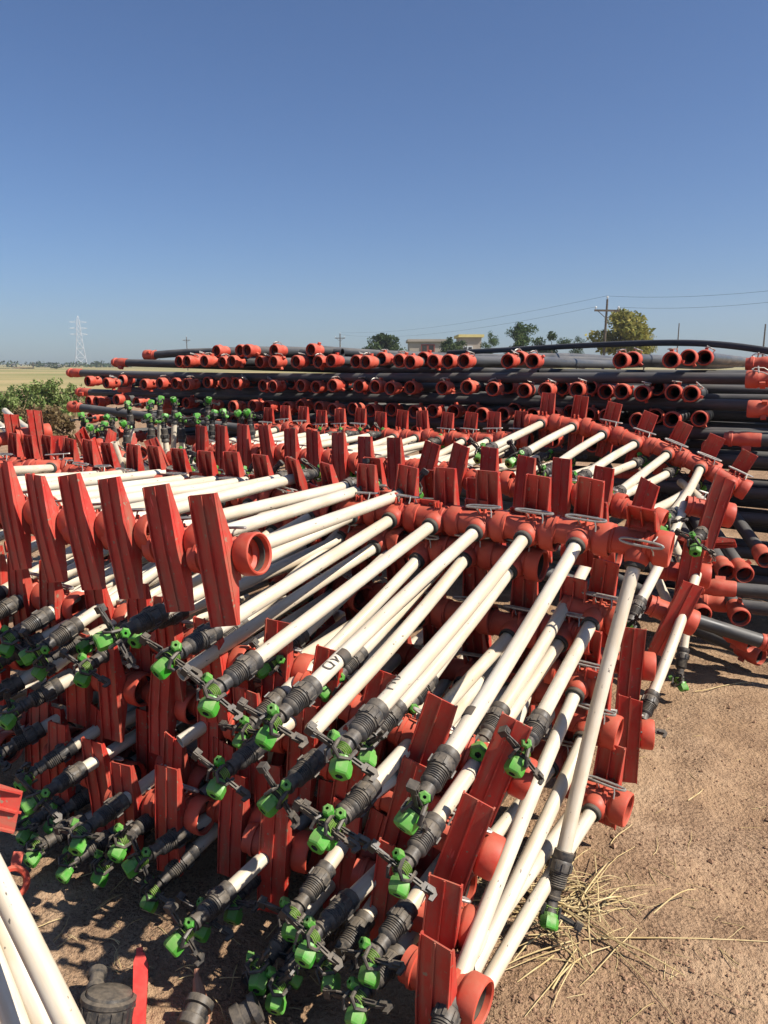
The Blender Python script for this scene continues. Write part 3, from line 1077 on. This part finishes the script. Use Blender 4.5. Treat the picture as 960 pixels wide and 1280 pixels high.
# pipes low at the right edge
for i, (u, v, d0) in enumerate([(878, 706, 4.25), (908, 716, 4.15), (931, 719, 4.1), (958, 700, 4.2), (878, 769, 3.95), (926, 773, 3.9)]):
    up_ = i < 4
    lab = f"pipe with red bell facing down, {ordinal(i + 1 if up_ else i - 3)} from left in the {'upper' if up_ else 'lower'} right cluster"
    pipe(pt(u, v, d0), Vector((.12 + J(.05), .9, .16)), lab, 4.0, 'bell')
for i, (u, v, d0, z1) in enumerate([(868, 732, 4.0, 0), (872, 752, 4.15, 0)]):
    A = pt(u, v, d0)
    pipe(A, Vector((.9, -.32, .0)), ['thick black cross pipe lying right under the upper low right cluster', 'black cross pipe in the dark gap of the low right cluster'][i], 4.0, 'spigot', clip=False)
for i, ((u1, v1), (u2, v2), z1, z2) in enumerate([((868, 786), (952, 822), .12, .09), ((866, 770), (940, 806), .26, .2), ((915, 790), (985, 812), .3, .22)]):
    A, B = gpt(u2, v2, z2), gpt(u1, v1, z1)
    pipe(A, B - A, ['black pipe on the soil with its red bell at the right edge', 'grey black pipe with red end lying behind the lowest pipe', 'short seen black pipe end highest of the slanting right edge pipes'][i], 2.6, 'bell', clip=False)

# bent black hose over the top right
pts = [pt(u, v, d) for u, v, d in [(560, 441, 7.0), (620, 438, 6.6), (690, 434, 6.2), (760, 430.5, 5.8), (830, 428.5, 5.4), (890, 430, 5.1), (950, 437, 4.85), (1010, 449, 4.6), (1080, 470, 4.4)]]
fine = []
for i in range(len(pts) - 1):
    p0, p1, p2, p3 = pts[max(i - 1, 0)], pts[i], pts[i + 1], pts[min(i + 2, len(pts) - 1)]
    for k in range(5):
        t = k / 5
        fine.append(0.5 * ((2 * p1) + (p2 - p0) * t + (2 * p0 - 5 * p1 + 4 * p2 - p3) * t * t + (3 * p1 - p0 - 3 * p2 + p3) * t ** 3))
fine.append(pts[-1])
b = MB()
b.tube(fine, .022, 12)
tag(link('bent_hose', b.mesh('bent_hose', [M['cable']])), 'thin black hose arched over the top right of the pipe stack', 'hose')

# ------------------------------------------------------------------ ground


def spaced(lo, hi, fine_lo, fine_hi, step, grow=1.16):
    xs = []
    x = fine_lo
    while x <= fine_hi:
        xs.append(x)
        x += step
    s = step
    x = xs[-1]
    while x < hi:
        s *= grow
        x += s
        xs.append(min(x, hi))
    s = step
    x = xs[0]
    left = []
    while x > lo:
        s *= grow
        x -= s
        left.append(max(x, lo))
    return left[::-1] + xs


xs = spaced(-3000, 3000, -1.6, 3.4, .028)
ys = spaced(-60, 4000, .7, 5.2, .028)


def gz(x, y):
    d = max(abs(x - 0.8) - 3.0, abs(y - 2.6) - 3.2, 0)
    w = 1 / (1 + d * d * .5)
    h = .022 * noise.noise((x * 1.9, y * 1.9, 1)) + .014 * noise.noise((x * 5.5, y * 5.5, 5)) + .008 * noise.noise((x * 17, y * 17, 9)) + .003 * noise.noise((x * 34, y * 34, 3))
    return h * w


vs, fs = [], []
nx = len(xs)
for y in ys:
    for x in xs:
        vs.append((x, y, gz(x, y)))
for j in range(len(ys) - 1):
    for i in range(nx - 1):
        fs.append((j * nx + i, j * nx + i + 1, (j + 1) * nx + i + 1, (j + 1) * nx + i))
b = MB()
b.add(vs, fs)
tag(link('ground', b.mesh('ground', [M['soil']], 180)), kind='structure')

b = MB()
fx = [-2500, -700, -300, -120, -40, 0, 40, 120, 300, 700, 2500]
fy = [46, 60, 90, 140, 220, 400, 800, 1600, 3800]
b.add([(x, y, .05) for y in fy for x in fx], [(j * 11 + i, j * 11 + i + 1, (j + 1) * 11 + i + 1, (j + 1) * 11 + i) for j in range(8) for i in range(10)])
tag(link('field', b.mesh('field', [M['field']], 0)), kind='structure')

# clods and small stones
b = MB()
r2 = random.Random(5)
for k in range(11000):
    u, v = r2.uniform(560, 1000), 800 + 520 * r2.random() ** 0.8
    if k % 6 == 0:
        u, v = r2.uniform(-20, 420), r2.uniform(1080, 1300)
    p = gpt(u, v)
    n = noise.noise((p.x * 2.6, p.y * 2.6, 7))
    if n < r2.uniform(-.3, .4):
        continue
    s = .0018 + .0042 * r2.random() ** 3
    if r2.random() < .03:
        s *= 2.4
    c = Vector((p.x, p.y, gz(p.x, p.y) + s * .35))
    q = []
    for dx, dy, dz in ((1, 0, 0), (-1, 0, 0), (0, 1, 0), (0, -1, 0), (0, 0, 1), (0, 0, -1)):
        q.append(c + Vector((dx * r2.uniform(.7, 1.6), dy * r2.uniform(.7, 1.6), dz * r2.uniform(.5, 1))) * s)
    b.add(q, [(0, 2, 4), (2, 1, 4), (1, 3, 4), (3, 0, 4), (2, 0, 5), (1, 2, 5), (3, 1, 5), (0, 3, 5)])
tag(link('gravel', b.mesh('gravel', [M['clod']], 0)), 'small clods and grit scattered over the dry soil', 'gravel', kind='stuff')


def stalk(b, p, ang, L, r=.0022, lift=.0, bend=0.2, rr=r2):
    path = []
    x, y = p.x, p.y
    z0 = gz(x, y) + r + lift
    for i in range(6):
        t = i / 5
        path.append(Vector((x, y, max(gz(x, y) + r, z0 + lift * math.sin(PI * t)))))
        x += math.cos(ang) * L / 5
        y += math.sin(ang) * L / 5
        ang += rr.uniform(-bend, bend) * .5
    b.tube(path, [r, r, r, r * .9, r * .8, r * .5], 5)


b = MB()
cen = gpt(735, 1160)
for k in range(60):
    g = gpt(r2.gauss(722, 32), r2.gauss(1150, 24))
    stalk(b, g, r2.gauss(0.25, .75) + (PI if r2.random() < .5 else 0), r2.uniform(.10, .34), r2.uniform(.0014, .003), r2.uniform(0, .03))
for k in range(40):
    g = gpt(r2.uniform(600, 700), r2.uniform(1090, 1150))
    stalk(b, g, r2.gauss(0.0, .6), r2.uniform(.08, .3), .002, r2.uniform(0, .02))
tag(link('straw', b.mesh('straw', [M['straw']])), 'pile of yellow straw under the slanting riser', 'straw', kind='stuff')
b = MB()
for k in range(70):
    u, v = r2.uniform(700, 980), r2.uniform(880, 1290)
    stalk(b, gpt(u, v), r2.uniform(0, 6.28), r2.uniform(.03, .12), r2.uniform(.0008, .0014), 0, .5)
for k in range(60):
    stalk(b, gpt(r2.uniform(20, 420), r2.uniform(1090, 1290)), r2.uniform(0, 6.28), r2.uniform(.03, .12), r2.uniform(.001, .0018), r2.uniform(0, .01), .5)
tag(link('chaff', b.mesh('chaff', [M['straw']])), 'thin bits of straw scattered over the soil', 'straw', kind='stuff')

tw = [((730, 1175), 0.02, .55, .0026, 'long pale bent stalk reaching right from the straw pile'), ((690, 1240), .95, .26, .003, 'stiff straw stalk pointing to the lower left of the straw pile'),
      ((868, 868), .25, .36, .0026, 'pale twig on the soil right of the upside down sprinkler'), ((763, 1060), .9, .16, .002, 'thin pale twig on the bare soil above the straw'),
      ((860, 1000), .6, .12, .0025, 'short pale twig on the bare soil near the right edge')]
for (u, v), a, L, r, lab in tw:
    b = MB()
    stalk(b, gpt(u, v), a, L, r, .004, .35)
    tag(link('twig', b.mesh('twig', [M['straw'] if 'dark' not in lab and 'brown' not in lab else M['stem']])), lab, 'twig', 'twigs on the soil')

# ------------------------------------------------------------------ small things at the lower left
# black threaded cap on the soil
root = link('pipe_stopper', None, None, Matrix.Translation(gpt(136, 1284) + Z * .06) @ Matrix.Rotation(.35, 4, 'Z') @ Matrix.Rotation(-.35, 4, 'X') @ Matrix.Rotation(.25, 4, 'Y') @ Matrix.Scale(.74, 4))
tag(root, 'black ribbed pipe cap with straw on it on the soil by the loose pipes', 'pipe cap')
b = MB()
b.lathe([(.085, -.06), (.088, -.05), (.088, .015), (.092, .02), (.092, .034), (.080, .040), (.078, .036), (.074, .048), (.050, .055), (.020, .057)], 30, 0)
for k in range(14):
    b.box((.086, -.006, -.045), (.093, .006, .012), 0, Matrix.Rotation(2 * PI * k / 14, 4, 'Z'))
link('cap_body', b.mesh('cap_body', [M['black']]), root)
b = MB()
b.lathe([(.030, 0), (.032, .02), (.026, .026), (.026, .06), (.033, .064), (.033, .085), (.018, .088)], 16, 0)
link('cap_spout', b.mesh('cap_spout', [M['black']]), root, Matrix.Translation((-.045, .075, .02)) @ Matrix.Rotation(-1.15, 4, 'X'))
b = MB()
for k in range(36):
    p = Vector((r2.gauss(-.02, .03), r2.gauss(-.0, .03), .058 + r2.random() * .012))
    a = r2.uniform(0, 6.28)
    q = p + Vector((math.cos(a), math.sin(a), J(.3))) * r2.uniform(.015, .05)
    b.tube([p, q], .0011, 4)
o = link('loose_chaff', b.mesh('loose_chaff', [M['straw']]), None, root.matrix_local.copy())
tag(o, 'bits of straw lying on the black ribbed pipe cap', 'straw', kind='stuff')

# bright red lever
b = MB()
b.prism([(-.014, -.085), (.012, -.09), (.020, .05), (.012, .075), (-.004, .080), (-.012, .06)], -.010, .010, 'z')
b.prism([(-.020, -.080), (-.014, -.06), (-.038, -.015), (-.048, -.018), (-.050, -.03), (-.034, -.07)], -.014, .006, 'z')
b.box((-.006, .072, -.006), (.008, .088, .006), 0)
o = link('valve_lever', b.mesh('valve_lever', [M['brightred']], 30), None, Matrix.Translation(gpt(174, 1240, .06)) @ Matrix.Rotation(.25, 4, 'Z') @ Matrix.Rotation(.75, 4, 'X') @ Matrix.Scale(1.15, 4))
tag(o, 'bright red plastic lever standing on the soil among dry bits', 'lever')
# terracotta tool handle
b = MB()
b.tube([(0, 0, 0), (.004, 0, .03), (.010, 0, .075), (.012, 0, .115), (.010, 0, .135)], [.010, .016, .021, .018, .010], 10)
b.tube([(0, 0, -.02), (0, 0, .005)], .007, 8)
o = link('tool_handle', b.mesh('tool_handle', [M['tan']]), None, Matrix.Translation(gpt(246, 1222, .07)) @ Matrix.Rotation(2.2, 4, 'X') @ Matrix.Rotation(.2, 4, 'Y'))
tag(o, 'flat brown handle lying on the soil below the sprinklers', 'handle')
# dark fittings at the bottom edge
for i, (u, v, rz, lab) in enumerate([(292, 1278, .4, 'grey black pipe fitting cut by the bottom edge beside the brown handle'), (236, 1286, 1.3, 'small grey black fitting at the bottom edge under the brown handle')]):
    b = MB()
    b.lathe([(.040, 0), (.044, .004), (.044, .03), (.036, .034), (.036, .06), (.046, .063), (.046, .085), (.03, .088)], 18, 0)
    b.tube([(0, 0, .045), (.05, 0, .05), (.085, 0, .05)], [.03, .028, .030], 12)
    o = link('pipe_fitting', b.mesh('pipe_fitting', [M['black']]), None, Matrix.Translation(gpt(u, v, .045)) @ Matrix.Rotation(rz, 4, 'Z') @ Matrix.Rotation(1.2, 4, 'Y') @ Matrix.Scale(.8, 4))
    tag(o, lab, 'fitting', 'pipe fittings on the soil')
# red clamp behind the loose pipes, and a red plate corner at the left edge
b = MB()
b.lathe([(.040, 0), (.048, .004), (.048, .05), (.040, .054), (.032, .05), (.032, .004)], 20, 0, None, closed=True)
b.box((-.014, .044, .012), (.014, .085, .04))
b.box((-.010, -.075, .01), (.010, -.044, .04))
o = link('pipe_clamp', b.mesh('pipe_clamp', [M['coupling']]), None, Matrix.Translation(gpt(14, 1104, .12)) @ Matrix.Rotation(.9, 4, 'X') @ Matrix.Rotation(.5, 4, 'Y'))
tag(o, 'red pipe clamp lying above the loose white pipes at the left edge', 'clamp')
o = link('foot_plate', ME['plate'][0], None, frame(Vector((.35, .3, .88)).normalized(), Vector((-.9, -.15, .42)).normalized(), Vector((.35, .3, .88)).normalized().cross(Vector((-.9, -.15, .42)).normalized()), pt(-84, 1000, 1.6)))
tag(o, 'loose sunlit red foot plate lying across the left edge', 'foot plate')

# ------------------------------------------------------------------ vegetation
r3 = random.Random(21)


def leaf_cloud(b, blobs, n, size, rr=r3):
    for k in range(n):
        c, rad = rr.choice(blobs)
        while True:
            q = Vector((rr.uniform(-1, 1), rr.uniform(-1, 1), rr.uniform(-1, 1)))
            if q.length <= 1:
                break
        q = q * (0.55 + 0.45 * rr.random()) if rr.random() < .6 else q
        p = c + Vector((q.x * rad.x, q.y * rad.y, q.z * rad.z))
        nrm = Vector((rr.gauss(0, 1), rr.gauss(0, 1), rr.gauss(0.3, 1))).normalized()
        t = nrm.orthogonal().normalized()
        t.rotate(Matrix.Rotation(rr.uniform(0, 6.28), 3, nrm))
        w = nrm.cross(t)
        s = size * rr.uniform(.5, 1.4)
        b.add([p - t * s, p - w * s * .45, p + t * s, p + w * s * .45], [(0, 1, 2, 3)])


def tree(u, vtop, vbase, d, width_px, leaf, label, n=1800, clumps=9, trunk=True, airy=0.0):
    """tree whose crown spans width_px at column u; the base stands on the ground at distance d"""
    top = pt(u, vtop, d)
    wid = width_px * d / FPX * 1.25
    H = top.z
    base = Vector((top.x, top.y, 0))
    root = link('tree', None, None, Matrix.Translation(base))
    tag(root, label, 'tree', 'trees on the horizon')
    blobs = []
    for k in range(clumps if airy else clumps * 2):
        a = r3.uniform(0, 6.28)
        rad = r3.uniform(.05, .42) * wid
        h = r3.uniform(.34 + airy * .16, .86) * H
        e = wid * r3.uniform(.16, .27)
        blobs.append((Vector((rad * math.cos(a), rad * math.sin(a), h)), Vector((e, e, min(H * .14, e) * r3.uniform(.7, 1.0)))))
    blobs.append((Vector((0, 0, H * .9)), Vector((wid * .14, wid * .14, H * .10))))
    b = MB()
    b.tube([(0, 0, -.1), (wid * .01, 0, H * .2), (wid * .02, 0, H * .45), (0, 0, H * .8)], [wid * .035, wid * .028, wid * .02, wid * .006], 7)
    for c, rad in blobs[:8]:
        s0 = Vector((wid * .015, 0, H * r3.uniform(.22, .42)))
        b.tube([s0, (s0 + c) / 2 + Vector((0, 0, -H * .02)), c], [wid * .016, wid * .011, wid * .004], 5)
    link('trunk', b.mesh('trunk', [M['bark']]), root)
    b = MB()
    leaf_cloud(b, blobs, int(n * (1.7 if airy else 3.2)), wid * .031)
    link('crown', b.mesh('crown', [leaf], 0), root)


tree(777, 386, 440, 62, 78, M['leaf_yellow'], 'tall airy yellow green tree behind the wooden power pole', 3000, 12, airy=1)
tree(808, 402, 440, 66, 26, M['leaf_yellow'], 'small yellow green tree right beside the tall airy tree', 900, 5)
tree(649, 401, 440, 75, 38, M['leaf_green'], 'upright dense green tree left of the power pole', 2000, 10)
tree(690, 414, 440, 80, 42, M['leaf_dark'], 'low dark green tree between the upright tree and the power pole', 1600, 8)
tree(722, 419, 440, 90, 22, M['leaf_dark'], 'small dark bush like tree just left of the power pole', 700, 5)
tree(476, 416, 440, 85, 52, M['leaf_dark'], 'round dark tree standing left of the beige building', 1700, 9)
tree(562, 421, 440, 80, 36, M['leaf_dark'], 'brownish green tree right of the beige building', 1200, 7)
tree(613, 413, 440, 70, 22, M['leaf_green'], 'narrow green tree beside the yellow topped shed', 1000, 6)
tree(70, 458, 466, 260, 12, M['leaf_dark'], 'small dark tree on the far left horizon beside low houses', 500, 5)
tree(36, 460, 466, 280, 16, M['leaf_dark'], 'low dark tree on the far left horizon between white house and pylon', 500, 5)
tree(4, 461, 466, 280, 18, M['leaf_dark'], 'low dark tree at the left edge of the horizon', 500, 5)

b = MB()
blobs = [(Vector((x, 420 + r3.uniform(-20, 20), r3.uniform(.8, 2.2))), Vector((r3.uniform(6, 14), 5, r3.uniform(1.2, 2.6)))) for x in range(-330, 420, 9)]
leaf_cloud(b, blobs, 9000, .9)
tag(link('distant_treeline', b.mesh('distant_treeline', [M['leaf_dark']], 0)), 'low hazy line of far trees along the horizon', 'trees', kind='stuff')


def shrub(u, vtop, vbase, d, wpx, leaf, label, n, leafsize):
    g = pt(u, vbase, d)
    base = Vector((g.x, g.y, 0))
    H = pt(u, vtop, d).z
    wid = wpx * d / FPX
    root = link('shrub', None, None, Matrix.Translation(base))
    tag(root, label, 'shrub', 'shrubs at the field edge')
    b = MB()
    blobs = []
    for k in range(14):
        a = r3.uniform(0, 6.28)
        q = r3.uniform(0, .42) * wid
        h = H * r3.uniform(.5, .9)
        c = Vector((q * math.cos(a), q * math.sin(a), h))
        blobs.append((c, Vector((wid * .14, wid * .14, H * .18))))
        blobs.append((Vector((c.x * 1.05, c.y, h * .5)), Vector((wid * .15, wid * .15, H * .25))))
        b.tube([(c.x * .3, c.y * .3, 0), (c.x * .7, c.y * .7, h * .5), (c.x, c.y, h * 1.12)], [.022, .016, .006], 5)
    link('stem', b.mesh('stem', [M['stem']]), root)
    b = MB()
    leaf_cloud(b, blobs, n, leafsize)
    link('foliage', b.mesh('foliage', [leaf], 0), root)


shrub(12, 484, 520, 22, 66, M['leaf_shrub'], 'low bright green shrub at the left edge of the field', 2200, .055)
shrub(42, 478, 520, 23, 56, M['leaf_shrub'], 'middle green shrub between the left edge and the tallest shrub', 2200, .055)
shrub(66, 474, 520, 21, 60, M['leaf_shrub'], 'tallest green shrub left of the black pipe stack', 3200, .055)
shrub(95, 480, 520, 24, 30, M['leaf_shrub'], 'thin green shrub half behind the ends of the black pipes', 1200, .055)
shrub(56, 508, 560, 13, 84, M['leaf_dry'], 'dry brown weeds in front of the green shrubs', 5000, .05)
shrub(-12, 486, 520, 23, 40, M['leaf_shrub'], 'green shrub cut by the left edge of the picture', 1400, .055)

# ------------------------------------------------------------------ poles, wires, pylon, houses


def pole(u, vtop, d, label, r=.12, arms=True, lean=0.0):
    t = pt(u, vtop, d)
    root = link('power_pole', None, None, Matrix.Translation((t.x, t.y, 0)) @ Matrix.Rotation(lean, 4, 'Y'))
    tag(root, label, 'power pole', 'power poles')
    H = t.z
    b = MB()
    b.tube([(0, 0, -.2), (0, 0, H * .5), (0, 0, H)], [r * 1.25, r * 1.05, r * .8], 10)
    link('post', b.mesh('post', [M['wood']]), root)
    if arms:
        b = MB()
        b.box((-1.0, -r * 1.6, H - .95), (1.0, -r * .8, H - .80))
        b.tube([(-.8, -r, H - .85), (0, -r, H - 1.5)], .03, 5)
        b.tube([(.8, -r, H - .85), (0, -r, H - 1.5)], .03, 5)
        ca = link('crossarm', b.mesh('crossarm', [M['wood']]), root)
        for x in (-.9, 0, .9):
            b = MB()
            z = H - .80 if x else H
            b.lathe([(.03, z), (.03, z + .08), (.09, z + .10), (.06, z + .14), (.09, z + .17), (.05, z + .24), (.02, z + .26)], 10, 0, Matrix.Translation((x, -r * 1.2 if x else 0, 0)))
            link('insulator', b.mesh('insulator', [M['steel']]), ca if x else root)
    return root, t


pA, tA = pole(758, 374, 60, 'tall wooden power pole in front of the airy yellow green tree', .10, True, .012)
pole(425, 417, 150, 'thin far power pole left of the round dark tree', .12)
pole(233, 421, 200, 'thin hazy far power pole above the left part of the pipe stack', .12)
pole(849, 404, 130, 'thin grey far pole between the airy tree and the right edge', .11, False)
pole(957, 405, 110, 'thin grey far pole at the right edge of the picture', .12, False)
pole(41, 453, 300, 'thin dark far pole beside the white house', .2)


def wire(p, q, sag, label):
    b = MB()
    path = []
    for i in range(25):
        t = i / 24
        path.append(p.lerp(q, t) - Z * (sag * 4 * t * (1 - t)))
    b.tube(path, .009, 5)
    tag(link('power_line', b.mesh('power_line', [M['cable']])), label, 'power line', 'power lines')


wire(tA + Vector((.9, 0, -.6)), pt(1010, 372, 46), .3, 'lower power line from the tall pole to the right edge')
wire(tA + Vector((0, 0, .25)), pt(1010, 358, 45), .3, 'upper power line from the tall pole to the right edge')
wire(tA + Vector((-.9, 0, -.6)), pt(425, 418, 150), 1.2, 'lower power line from the tall pole to the far pole on the left')
wire(tA + Vector((0, 0, .25)), pt(425, 415, 150), 1.0, 'upper power line from the tall pole to the far pole on the left')

# lattice pylon
t = pt(97, 395, 560)
H = t.z
root = link('lattice_pylon', None, None, Matrix.Translation((t.x, t.y, 0)) @ Matrix.Rotation(.4, 4, 'Z'))
tag(root, 'pale lattice steel pylon on the hazy left horizon', 'pylon')
b = MB()
lv = [(0, 4.2), (.18, 3.4), (.36, 2.6), (.52, 2.0), (.64, 1.6), (.74, 1.35), (.84, 1.1), (.93, .8), (1, .15)]
for i in range(len(lv) - 1):
    (h0, w0), (h1, w1) = lv[i], lv[i + 1]
    c0 = [Vector((sx * w0, sy * w0, h0 * H)) for sx, sy in ((-1, -1), (1, -1), (1, 1), (-1, 1))]
    c1 = [Vector((sx * w1, sy * w1, h1 * H)) for sx, sy in ((-1, -1), (1, -1), (1, 1), (-1, 1))]
    for k in range(4):
        k2 = (k + 1) % 4
        b.tube([c0[k], c1[k]], .17, 4)
        b.tube([c0[k], c1[k2]], .10, 4)
        b.tube([c0[k2], c1[k]], .10, 4)
        b.tube([c1[k], c1[k2]], .10, 4)
link('tower_frame', b.mesh('tower_frame', [M['steel']]), root)
for h in (.64, .76, .88):
    b = MB()
    for s in (-1, 1):
        b.tube([(s * 1.2, 0, h * H + .8), (s * 6.0, 0, h * H)], .13, 4)
        b.tube([(s * 1.4, 0, h * H - .6), (s * 6.0, 0, h * H)], .13, 4)
    link('crossarm', b.mesh('crossarm', [M['steel']]), root)


def house(u, vtop, d, wpx, depth, wallm, label, roof=None, wins=(), rot=0.0, flat=True, roofname='roof'):
    t = pt(u, vtop, d)
    H = t.z
    W = wpx * d / FPX
    root = link('house', None, None, Matrix.Translation((t.x, t.y, 0)) @ Matrix.Rotation(rot, 4, 'Z'))
    tag(root, label, 'building', 'buildings on the horizon')
    b = MB()
    hw = H - (.35 if flat else H * .25)
    b.box((-W / 2, 0, 0), (W / 2, depth, hw))
    link('wall', b.mesh('wall', [wallm], 0), root)
    b = MB()
    if flat:
        b.box((-W / 2 - .3, -.3, hw + .003), (W / 2 + .3, depth + .3, H))
    else:
        b.prism([(-W / 2 - .4, hw + .003), (W / 2 + .4, hw + .003), (0, H)], -.4, depth + .4, 'y')
    link('roof', b.mesh('roof', [roof or wallm], 0), root)
    for (x, z, w, h, mt) in wins:
        b = MB()
        b.box((x - w / 2, -.10, z - h / 2), (x + w / 2, -.04, z + h / 2))
        wn = link('window', b.mesh('window', [M['roof_red'] if mt else M['steel']], 0), root)
        for sx in (-.25, .25):
            b = MB()
            b.box((x + sx * w - w * .17, -.13, z - h * .36), (x + sx * w + w * .17, -.103, z + h * .36))
            link('pane', b.mesh('pane', [M['dark_opening']], 0), wn)
    return root


house(535, 424, 110, 46, 9, M['wall_beige'], 'long low beige building with one red framed window', None, [(0, 3.9, 2.0, 1.2, True)])
house(589, 418, 95, 26, 6, M['wall_beige'], 'small shed with a pale yellow upper band among the trees', M['wall_yellow'], [(-.4, 3.4, 1.2, 1.0, False)])
house(19, 459.5, 300, 9, 7, M['wall_white'], 'small white house left on the far horizon', M['roof_red'], [(-.6, 1.6, 1.0, 1.0, False)], flat=False)
house(27, 459.5, 300, 6, 7, M['wall_white'], 'smaller white house right beside its white neighbour on the horizon', M['roof_red'], [(0, 1.4, .8, .8, False)], flat=False)
house(58, 462, 320, 12, 8, M['wall_beige'], 'low beige house on the far horizon left of the small dark tree', None, [(0, 1.2, 1.0, .9, False)])
house(74, 462, 320, 12, 8, M['wall_beige'], 'low beige house on the far horizon just left of the pylon foot', None, [(0, 1.2, 1.0, .9, False)])

# ------------------------------------------------------------------ air
m, nt, bs = new_mat('thin_haze')
nt.nodes.remove(bs)
pv = nt.nodes.new('ShaderNodeVolumePrincipled')
pv.inputs['Density'].default_value = .0005
pv.inputs['Color'].default_value = (.86, .90, 1.0, 1)
pv.inputs['Anisotropy'].default_value = .2
nt.links.new(pv.outputs[0], nt.nodes['Material Output'].inputs['Volume'])
b = MB()
b.box((-900, -60, -1.2), (900, 760, 52))
tag(link('haze', b.mesh('haze', [m], 0)), 'thin pale haze over the fields', 'haze', kind='stuff')

# ------------------------------------------------------------------ light
SUN_EL, SUN_AZ = math.radians(47), math.atan2(.93, -.35)   # azimuth from +Y towards +X
sun_dir = Vector((math.sin(SUN_AZ) * math.cos(SUN_EL), math.cos(SUN_AZ) * math.cos(SUN_EL), math.sin(SUN_EL)))
w = bpy.data.worlds.new('World')
SC.world = w
w.use_nodes = True
nt = w.node_tree
sky = nt.nodes.new('ShaderNodeTexSky')
sky.sky_type = 'NISHITA'
sky.sun_disc = False
sky.sun_elevation = SUN_EL
sky.sun_rotation = SUN_AZ
sky.altitude = 200
sky.air_density = 1.0
sky.dust_density = 0.6
sky.ozone_density = 3.0
bg = nt.nodes['Background']
bg.inputs['Strength'].default_value = .059
hs = nt.nodes.new('ShaderNodeMix')
hs.data_type = 'RGBA'
hs.blend_type = 'MULTIPLY'
hs.inputs[0].default_value = 1
hs.inputs[7].default_value = (.80, .98, 1.26, 1)
nt.links.new(sky.outputs[0], hs.inputs[6])
nt.links.new(hs.outputs[2], bg.inputs[0])
L = bpy.data.lights.new('sun', 'SUN')
L.energy = 5.0
L.angle = math.radians(.53)
L.color = (1.0, .94, .85)
lo = bpy.data.objects.new('sun', L)
COL.objects.link(lo)
lo.rotation_euler = sun_dir.to_track_quat('Z', 'Y').to_euler()
lo.location = (5, -5, 12)

vs = SC.view_settings
vs.view_transform = 'Standard'
vs.look = 'None'
vs.gamma = 1
vs.exposure = 0.48
SC.cycles.max_bounces = 6
SC.cycles.diffuse_bounces = 1
SC.cycles.glossy_bounces = 2
SC.cycles.use_denoising = True
print('UNITS', NUNIT, 'PIPES', NP)
